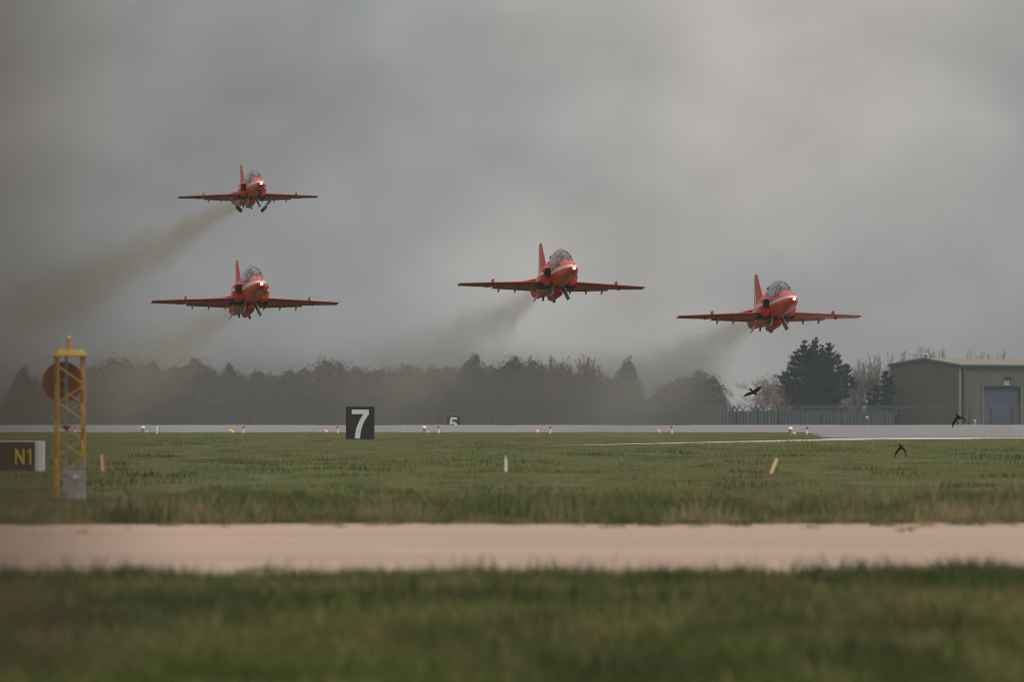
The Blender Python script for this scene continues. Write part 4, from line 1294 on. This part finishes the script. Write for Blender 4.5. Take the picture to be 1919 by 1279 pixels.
def make_jet():
    root = empty("jet_aircraft")
    red, plain = M['red'], M['red_plain']
    rings = [ring_super(*s_) for s_ in catmull(HULL, 4)]
    MB().loft(rings).build("fuselage", red, root, smooth=True)
    lt = MB().lathe([(0.004, -0.05), (0.05, -0.036), (0.070, 0.0), (0.070, 0.03), (0.004, 0.035)], (0, -A0, 0.0), 16, axis='Y').build("landing_light", M['light'], root, smooth=True)
    MB().tube((0, -A0 + .10, .14), (0, -A0 + .08, .30), 0.016, 0.012, 8).build("probe", M['dark'], root)
    MB().tube((-.12, -A0 + 1.0, .42), (-.12, -A0 + .97, .56), 0.014, 0.010, 8).build("probe", M['dark'], root)
    # canopy and windscreen
    def arch(a, hw, zb, top, n=17, ex=2.15):
        return [Vector((hw * math.copysign(abs(math.cos(t)) ** (2 / ex), math.cos(t)), a - A0, zb + (top - zb) * abs(math.sin(t)) ** (2 / ex))) for t in np.linspace(0, math.pi, n)]
    ws = catmull([(1.93, .22, .30, .685), (2.15, .35, .32, .83), (2.45, .42, .34, 1.00), (2.72, .442, .36, 1.115)], 3)
    MB().loft([arch(*s_) for s_ in ws], closed=False, cap0=False, cap1=False).build("windscreen", M['glass'], root, smooth=True)
    cs = catmull([(2.76, .444, .36, 1.13), (3.1, .452, .4, 1.275), (3.6, .455, .45, 1.385), (4.2, .445, .5, 1.42), (4.8, .41, .6, 1.385), (5.25, .35, .7, 1.305), (5.5, .30, .75, 1.225)], 3)
    cn = MB().loft([arch(*s_) for s_ in cs], closed=False, cap0=False, cap1=False).build("canopy", M['glass'], root, smooth=True)
    def hoop(a, hw, zb, top, w, th, name, m_, par):
        o_ = arch(a - w / 2, hw + th, zb, top + th); i_ = arch(a - w / 2, hw - .01, zb, top - .015)
        o2 = arch(a + w / 2, hw + th, zb, top + th); i2 = arch(a + w / 2, hw - .01, zb, top - .015)
        MB().loft([[p[k] for p in (o_, o2, i2, i_)] for k in range(len(o_))]).build(name, m_, par, smooth=True)
    hoop(2.74, .443, .36, 1.122, .075, .012, "windscreen_arch", plain, root)
    hoop(4.02, .45, .49, 1.415, .05, -.004, "canopy_frame", M['seatgrey'], cn)
    hoop(5.46, .31, .74, 1.235, .10, .008, "canopy_frame", plain, cn)
    for sg_ in (-1, 1):                                     # canopy sills
        pts = [(2.0, .40, .43), (2.7, .458, .47), (3.4, .470, .52), (4.2, .466, .60), (5.0, .43, .74), (5.45, .36, .90)]
        mb_ = MB()
        for p, q_ in zip(pts[:-1], pts[1:]):
            mb_.tube((sg_ * p[1], p[0] - A0, p[2]), (sg_ * q_[1], q_[0] - A0, q_[2]), 0.020, n=6)
        mb_.build("canopy_sill", plain, root, smooth=True)
    # dark cockpit deck under the glass
    dk = [(2.15, .30, .50, .60, .715), (2.7, .40, .5, .6, .735), (3.4, .42, .5, .62, .80), (4.2, .41, .5, .65, .905), (5.0, .37, .55, .75, 1.045), (5.4, .28, .6, .85, 1.15)]
    MB().loft([ring_super(*s_, n=2.6, cnt=18) for s_ in catmull(dk, 2)]).build("cockpit_deck", M['cockpit'], root, smooth=True)
    MB().box((0, 2.42 - A0, .80), (.50, .34, .14)).build("instrument_coaming", M['dark'], root, bevel=.03)
    for a, z in ((3.52, .80), (4.78, .98)):
        s_ = MB().box((0, a - A0, z), (.42, .14, .55), rot=(R(-12), 0, 0)).build("ejection_seat", M['seatgrey'], root, bevel=.03)
        MB().box((0, a - A0 - .04, z + .26), (.34, .16, .16), rot=(R(-12), 0, 0)).build("headrest", M['cockpit'], s_, bevel=.03)
    MB().box((0, 4.06 - A0, 1.02), (.62, .03, .36), rot=(R(-20), 0, 0)).build("blast_screen", M['glass'], root)
    # intakes
    for sg_ in (-1, 1):
        st_ = [(4.16, .255, -.30, .22, .500, .645), (4.24, .285, -.345, .22, .530, .635), (4.6, .315, -.37, .2, .555, .60), (5.3, .33, -.38, .2, .56, .55), (6.2, .30, -.40, .18, .52, .46), (7.2, .22, -.40, .14, .44, .38), (8.3, .10, -.30, .1, .3, .36)]
        rg = []
        for s_ in catmull(st_, 3):
            rg.append(ring_super(s_[0], s_[1], s_[2], s_[3], s_[4], n=2.8, cnt=24, x0=sg_ * s_[5]))
        it = MB().loft(rg).build("air_intake", red, root, smooth=True)
        hole = [ring_super(a_, hw_, .245 - hz_, .245, .245 + hz_, n=2.7, cnt=24, x0=sg_ * .625) for a_, hw_, hz_ in ((4.10, .180, .240), (4.145, .200, .260), (4.18, .165, .225))]
        MB().loft(hole).build("intake_lip", plain, it, smooth=True)
        MB().loft([ring_super(a_, .150, .245 - .212, .245, .245 + .212, n=2.7, cnt=24, x0=sg_ * .625) for a_ in (4.07, 4.095)]).build("duct", M['black_duct'], it, smooth=True)  # thin black plug, shade inside the intake put into its colour
        MB().box((sg_ * .452, 4.06 - A0, .24), (.018, .34, .36)).build("splitter_plate", M['fin_white'], it)
    # wings
    for sg_ in (-1, 1):
        w_ = wing_piece(sg_, 0, 1, 0, .77, n=10)
        x, a, ch, z, t = wing_st(1)
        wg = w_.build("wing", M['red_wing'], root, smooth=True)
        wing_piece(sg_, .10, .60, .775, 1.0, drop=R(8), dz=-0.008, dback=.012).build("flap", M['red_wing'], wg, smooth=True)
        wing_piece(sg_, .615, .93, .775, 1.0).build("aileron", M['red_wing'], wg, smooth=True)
        wing_piece(sg_, .935, 1.0, .765, 1.0).build("wing_tip", M['cockpit'], wg, smooth=True)
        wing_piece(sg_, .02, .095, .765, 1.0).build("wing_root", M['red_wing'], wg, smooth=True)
        for xx in (.98, 1.80, 2.62):                        # flap hinge fairings
            f = (xx - .30) / 4.395; x, a, ch, z, t = wing_st(f)
            aa = a + ch * .80 - A0
            MB().loft([[(sg_ * xx - .03, aa - .35, z - .09), (sg_ * xx + .03, aa - .35, z - .09), (sg_ * xx, aa - .3, z - .12)],
                       [(sg_ * xx - .045, aa + .15, z - .07), (sg_ * xx + .045, aa + .15, z - .07), (sg_ * xx, aa + .12, z - .30)],
                       [(sg_ * xx - .02, aa + .45, z - .22), (sg_ * xx + .02, aa + .45, z - .22), (sg_ * xx, aa + .45, z - .32)]]).build("hinge_fairing", M['metal'], wg)
        xx = 3.36; x, a, ch, z, t = wing_st((xx - .3) / 4.395)
        MB().lathe([(.01, -.25), (.05, -.15), (.065, .05), (.05, .3), (.01, .45)], (sg_ * xx, a + .55 - A0, z - .11), 10, axis='Y').build("underwing_fairing", plain, wg, smooth=True)
        xx = 3.12; x, a, ch, z, t = wing_st((xx - .3) / 4.395)
        MB().box((sg_ * xx, a + .25 - A0, z + .10), (.055, .6, .20)).build("wing_fence", plain, wg, bevel=.01)
    # fin, rudder, tailplanes, ventral fins
    def fin_ring(z, a, ch, t, c0, c1):
        return [Vector((pz, a + px_ - A0, z)) for px_, pz in naca(ch, t, c0, c1)]
    fs_ = [(0.45, 7.35, 3.1, .085), (0.95, 8.05, 2.35, .085), (1.65, 8.80, 1.55, .085), (2.28, 9.42, .90, .085), (2.38, 9.55, .72, .07)]
    fs_ = catmull(fs_, 3)
    fn = MB().loft([fin_ring(*s_, 0, .74) for s_ in fs_]).build("fin", plain, root, smooth=True)
    MB().loft([fin_ring(*s_, .745, .90) for s_ in fs_ if s_[0] > .7 and s_[0] < 2.3]).build("rudder", M['fin_white'], fn, smooth=True)
    MB().loft([fin_ring(*s_, .903, 1.0) for s_ in fs_ if s_[0] > .7 and s_[0] < 2.3]).build("rudder_trailing_edge", M['fin_blue'], fn, smooth=True)
    for sg_ in (-1, 1):
        rr = []
        for f in (0, .25, .5, .75, 1):
            x = .22 + 1.98 * f; a = 9.05 + .95 * f; ch = 1.45 - .85 * f; z = .50 - .36 * f
            rr.append([Vector((sg_ * x, a + px_ - A0, z + pz - px_ * -.03)) for px_, pz in naca(ch, .09)])
        MB().loft(rr).build("tailplane", plain, root, smooth=True)
        vf = [[Vector((sg_ * (.36 + pz), a + px_ - A0, -.38)) for px_, pz in naca(ch, .06)] for a, ch in ((7.9, 1.25),)]
        vf += [[Vector((sg_ * (.53 + pz), a + px_ - A0, -.72)) for px_, pz in naca(ch, .06)] for a, ch in ((8.35, .75),)]
        MB().loft(vf).build("ventral_fin", plain, root, smooth=True)
    MB().lathe([(.20, 10.2 - A0), (.29, 10.5 - A0), (.285, 10.98 - A0), (.26, 10.98 - A0), (.24, 10.6 - A0), (.02, 10.5 - A0)], (0, 0, -0.0), 20, axis='Y').build("jet_pipe", M['pipe'], root, smooth=True)
    MB().tube((0, 8.9 - A0, -.40), (0, 9.1 - A0, -.62), .06, .04, 8).build("tail_bumper", M['dark'], root)
    # belly smoke pod with pylon, main gear doors, scoop on the spine
    pod = MB().lathe([(.01, 4.0 - A0), (.10, 4.06 - A0), (.17, 4.2 - A0), (.215, 4.5 - A0), (.225, 5.0 - A0), (.225, 6.3 - A0), (.20, 6.7 - A0), (.13, 6.95 - A0), (.02, 7.02 - A0)], (0, 0, -.70), 18, axis='Y').build("smoke_pod", plain, root, smooth=True)
    MB().box((0, 5.5 - A0, -.47), (.10, 2.0, .22)).build("pylon", plain, pod, bevel=.02)
    for sg_, tip in ((1, (.56, -1.02)), (-1, (-.27, -.80))):
        a0_, a1_ = 4.35 - A0, 5.15 - A0
        x0_, z0_ = sg_ * .25, -.40
        dx_, dz_ = tip[0] - x0_, tip[1] - z0_; L_ = math.hypot(dx_, dz_); nx2, nz2 = -dz_ / L_ * .018, dx_ / L_ * .018
        MB().loft([[(x0_ - nx2, y_, z0_ - nz2), (x0_ + nx2, y_, z0_ + nz2), (tip[0] + nx2, y_, tip[1] + nz2), (tip[0] - nx2, y_, tip[1] - nz2)] for y_ in (a0_, a1_)]).build("gear_door", M['metal'], root)
    for sg_ in (-1, 1):                                     # solid dark boxes, their colour standing for shade in open wheel bays
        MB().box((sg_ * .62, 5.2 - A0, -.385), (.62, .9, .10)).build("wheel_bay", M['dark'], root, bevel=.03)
    sc = MB().lathe([(.05, 5.35 - A0), (.085, 5.40 - A0), (.085, 5.9 - A0), (.03, 6.3 - A0)], (-.14, 0, 1.21), 12, axis='Y').build("spine_scoop", plain, root, smooth=True)
    MB().lathe([(.005, 5.335 - A0), (.055, 5.335 - A0), (.055, 5.36 - A0)], (-.14, 0, 1.21), 12, axis='Y').build("scoop_mouth", M['dark'], sc)
    return root


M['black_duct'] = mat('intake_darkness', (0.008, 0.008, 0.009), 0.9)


def add_gear(root):
    for sg_ in (-1, 1):
        top, ank, ctr = Vector((sg_ * 1.42, 5.15 - A0, -.28)), Vector((sg_ * .99, 5.1 - A0, -.93)), Vector((sg_ * .84, 5.05 - A0, -1.13))
        lg = MB().tube(top, ank, .085, .065, 10).tube(ank, ctr + Vector((sg_ * .1, 0, .02)), .05, .045, 8).build("main_gear_leg", M['metal'], root, smooth=True)
        MB().tube(top + Vector((-sg_ * .05, .35, 0)), top.lerp(ank, .6), .03, n=7).build("strut", M['metal'], lg)
        MB().box(top.lerp(ank, .4) + Vector((sg_ * .09, -.02, -.03)), (.03, .34, .55), rot=(0, R(sg_ * 34), 0)).build("leg_door", M['red_plain'], lg)
        ax_ = Vector((sg_ * .70, 0, -.70)); dg_ = Vector((-sg_ * .70, 0, -.70)); yv = Vector((0, 1, 0))
        prof = [(.05, -.10), (.20, -.105), (.265, -.075), (.28, 0), (.265, .075), (.20, .105), (.05, .10)]
        rings = [[ctr + ax_ * h_ + (dg_ * math.cos(t) + yv * math.sin(t)) * r_ for t in np.linspace(0, 6.283, 21)[:-1]] for r_, h_ in prof]
        wh = MB().loft(rings).build("wheel", M['dark'], root, smooth=True)
        rings = [[ctr + ax_ * h_ + (dg_ * math.cos(t) + yv * math.sin(t)) * r_ for t in np.linspace(0, 6.283, 17)[:-1]] for r_, h_ in ((.14, -.112), (.14, .112))]
        MB().loft(rings).build("hub", M['metal'], wh, smooth=True)
    ng = MB().tube((0, 1.75 - A0, -.32), (0, 1.05 - A0, -.50), .05, .04, 8).build("nose_gear_leg", M['metal'], root, smooth=True)
    MB().lathe([(.04, -.07), (.17, -.075), (.215, -.04), (.22, 0), (.215, .04), (.17, .075), (.04, .07)], (0, 1.0 - A0, -.52), 20, axis='X').build("wheel", M['dark'], root, smooth=True)
    for sg_ in (-1, 1):
        MB().box((sg_ * .16, 1.3 - A0, -.47), (.02, .7, .24), rot=(0, R(sg_ * -15), 0)).build("nose_gear_door", M['red_plain'], root)


def make_pilot(where):
    p = empty("person"); tag(p, "pilot in a red suit and white helmet seated in the " + where, "person", "pilots in the cockpits")
    obj("body", PERSON, p)
    hm = MB().lathe([(.02, -.10), (.10, -.095), (.135, -.04), (.145, .02), (.125, .09), (.07, .135), (.01, .145)], (0, 0, .72), 18).build("helmet", M['helmet'], p, smooth=True)
    MB().lathe([(.125, -.02), (.150, .0), (.150, .055), (.12, .085)], (0, -.014, .715), 18).build("visor", M['visor'], hm, smooth=True)
    MB().loft([[(-.05, -.10, .60), (.05, -.10, .60), (.05, -.10, .70), (-.05, -.10, .70)], [(-.03, -.19, .61), (.03, -.19, .61), (.03, -.175, .68), (-.03, -.175, .68)]]).build("oxygen_mask", M['dark'], p, bevel=.01)
    return p


JETS = [  # light px, light py, D at the light, yaw, pitch, roll, label, gear
    (1076.2, 502.7, 551, 9.6, 5.8, 1.05, "red jet in the middle of the sky, the central one of the four", False, "central jet", (0.58, 58, 1.0)),
    (1488.6, 560.5, 559, 9.8, 6.0, -0.15, "lowest red jet at the right, above the dark conifer", False, "jet above the conifer", (0.62, 50, 1.25)),
    (490.6, 532.4, 553, 8.6, 6.2, 0.45, "red jet at the left with wheels up, below the highest jet", False, "lower left jet", (0.52, 62, 0.9)),
    (489.7, 343.8, 739, 9.1, 5.4, -0.4, "highest and farthest red jet with its wheels still lowered", True, "highest jet", (0.36, 150, 1.1)),
]
proto = make_jet()
roots = []
for i, J in enumerate(JETS):
    j = proto if i == 0 else copy_tree(proto)
    eul = Euler((R(-J[4]), R(J[5]), R(J[3])), 'XYZ')
    j.rotation_euler = eul
    tip = eul.to_matrix() @ Vector((0, -A0, 0))
    j.location = at(J[0], J[1], J[2]) - tip
    tag(j, J[6], "jet", "red jets climbing away in formation")
    roots.append(j)
    if J[7]: add_gear(j)
    p = make_pilot(J[8])
    p.rotation_euler = eul
    p.location = j.location + eul.to_matrix() @ Vector((0, 3.20 - A0, .30))


# ------------------------------------------------------------------ exhaust smoke behind each jet
def trail(j, eul, slope, length, dens, yaw, label, r0=0.28, r1=3.0, color=(0.50, 0.46, 0.40), seed=0):
    start = j.location + eul.to_matrix() @ Vector((0, 10.9 - A0, 0.0))
    dirv = Vector((-math.sin(R(yaw)), math.cos(R(yaw)), -math.tan(R(yaw)) * slope)).normalized()
    mb_ = MB(); n = 14; rg = []
    for t in np.linspace(0, 1, 8):
        y_ = t * length; r = (r0 + (r1 - r0) * t ** 0.8) * 1.5
        rg.append([Vector((r * math.cos(2 * math.pi * k / n), y_, r * math.sin(2 * math.pi * k / n))) for k in range(n)])
    mb_.loft(rg)
    mv, hh, pv = volume_mat("exhaust", color)
    t = hh.node("ShaderNodeTexCoord"); s = hh.node("ShaderNodeSeparateXYZ"); hh.l.new(t.outputs["Object"], s.inputs[0])
    mpn = hh.node("ShaderNodeMapping"); hh.l.new(t.outputs["Object"], mpn.inputs[0])
    mpn.inputs["Location"].default_value = (seed * 7.3, seed * 3.1, 0); mpn.inputs["Scale"].default_value = (1, 0.22, 1)
    tt = hh.m('DIVIDE', s.outputs[1], length)
    Rr = hh.m('MULTIPLY_ADD', hh.m('POWER', hh.m('MAXIMUM', tt, 0.0001), 0.8), r1 - r0, r0)
    nz = hh.noise(mpn.outputs[0], 0.62, 5, 0.65, 0.9)
    rad = hh.m('DIVIDE', hh.m('SQRT', hh.m('ADD', hh.m('POWER', s.outputs[0], 2), hh.m('POWER', s.outputs[2], 2))), Rr)
    rad = hh.m('ADD', rad, hh.m('MULTIPLY_ADD', nz, 2.2, -1.1))
    fall = hh.m('SUBTRACT', 1.0, hh.step(rad, 0.0, 1.0))
    d = hh.m('MULTIPLY', hh.m('DIVIDE', fall, hh.m('POWER', Rr, 1.15)), dens)
    d = hh.m('MULTIPLY', d, hh.m('MULTIPLY', hh.step(tt, 0.0, 0.03), hh.m('SUBTRACT', 1.0, hh.step(tt, 0.62, 1.0))))
    hh.l.new(d, pv.inputs["Density"])
    o = mb_.build("exhaust_smoke", mv)
    o.location = start
    o.rotation_euler = dirv.to_track_quat('Y', 'Z').to_euler()
    tag(o, label, "smoke", "exhaust smoke trails", kind="stuff")
    return o


for i, J in enumerate(JETS):
    sl, ln, dn = J[9]
    trail(roots[i], roots[i].rotation_euler, sl, ln, 0.16 * dn, J[3] + 1.0, ["grey-brown exhaust smoke trailing from the central jet", "grey exhaust smoke trailing from the jet above the conifer", "brown exhaust smoke trailing from the lower left jet", "long brown exhaust smoke trailing from the highest jet"][i],
          r1=5.0 if i == 3 else 4.3, color=((0.34, 0.32, 0.28), (0.33, 0.325, 0.29), (0.37, 0.32, 0.26), (0.37, 0.31, 0.245))[i], seed=i)


# smoke lying over the far end of the runway
def smoke_bank(name, label, loc, dims, dens, color, zfall, scale, x_in, soft=0.30, stretch=(1, 1, 1)):
    mv, hh, pv = volume_mat(name, color)
    t = hh.node("ShaderNodeTexCoord"); s = hh.node("ShaderNodeSeparateXYZ"); hh.l.new(t.outputs["Object"], s.inputs[0])
    mpn = hh.node("ShaderNodeMapping"); hh.l.new(t.outputs["Object"], mpn.inputs[0]); mpn.inputs["Scale"].default_value = stretch
    nz = hh.noise(mpn.outputs[0], scale, 4, 0.6, 1.2)
    ex = hh.m('DIVIDE', hh.m('ABSOLUTE', s.outputs[0]), dims[0] / 2)
    ez = hh.m('DIVIDE', s.outputs[2], dims[2])
    top = hh.m('ADD', ez, hh.m('MULTIPLY_ADD', nz, 0.9, -0.45))
    d = hh.m('MULTIPLY', hh.m('SUBTRACT', 1.0, hh.step(top, zfall[0], zfall[1])), hh.m('SUBTRACT', 1.0, hh.step(ex, 1 - soft, 1.0)))
    ey = hh.m('DIVIDE', hh.m('ABSOLUTE', s.outputs[1]), dims[1] / 2)
    d = hh.m('MULTIPLY', d, hh.m('SUBTRACT', 1.0, hh.step(ey, 0.6, 1.0)))
    d = hh.m('MULTIPLY', d, hh.m('MULTIPLY_ADD', nz, 0.9, 0.45))
    hh.l.new(hh.m('MULTIPLY', d, dens), pv.inputs["Density"])
    o = MB().box((0, 0, dims[2] / 2), dims).build(name, mv)
    o.location = loc
    tag(o, label, "smoke", kind="stuff")
    return o


kx = 1764.0 / F
smoke_bank("drifting_smoke", "grey smoke lying over the far end of the runway before the trees", ((560 - 959.5) * kx, 1764, 0.1), (1640 * kx, 26, 15.0), 0.075, (0.205, 0.185, 0.165), (0.25, 0.90), 0.33, 0, soft=0.10)

smoke_bank("drifting_smoke", "thin brown exhaust smoke drifting in from the left", (-7.95, 46, 0.0), (13.4, 7, 7.0), 0.27, (0.115, 0.088, 0.060), (0.9, 1.5), 0.25, 0, soft=0.20)  # added veil, darkens the left edge like an unfocused object near the lens

# ------------------------------------------------------------------ air
m_h, hh, pv = volume_mat("air_haze", (0.80, 0.86, 0.92))
pv.inputs["Density"].default_value = 0.00005
hz = MB().box((0, 1000, 19.0), (640, 2120, 41.0)).build("haze", m_h)
tag(hz, "thin grey haze over the whole airfield", "haze", kind="stuff")
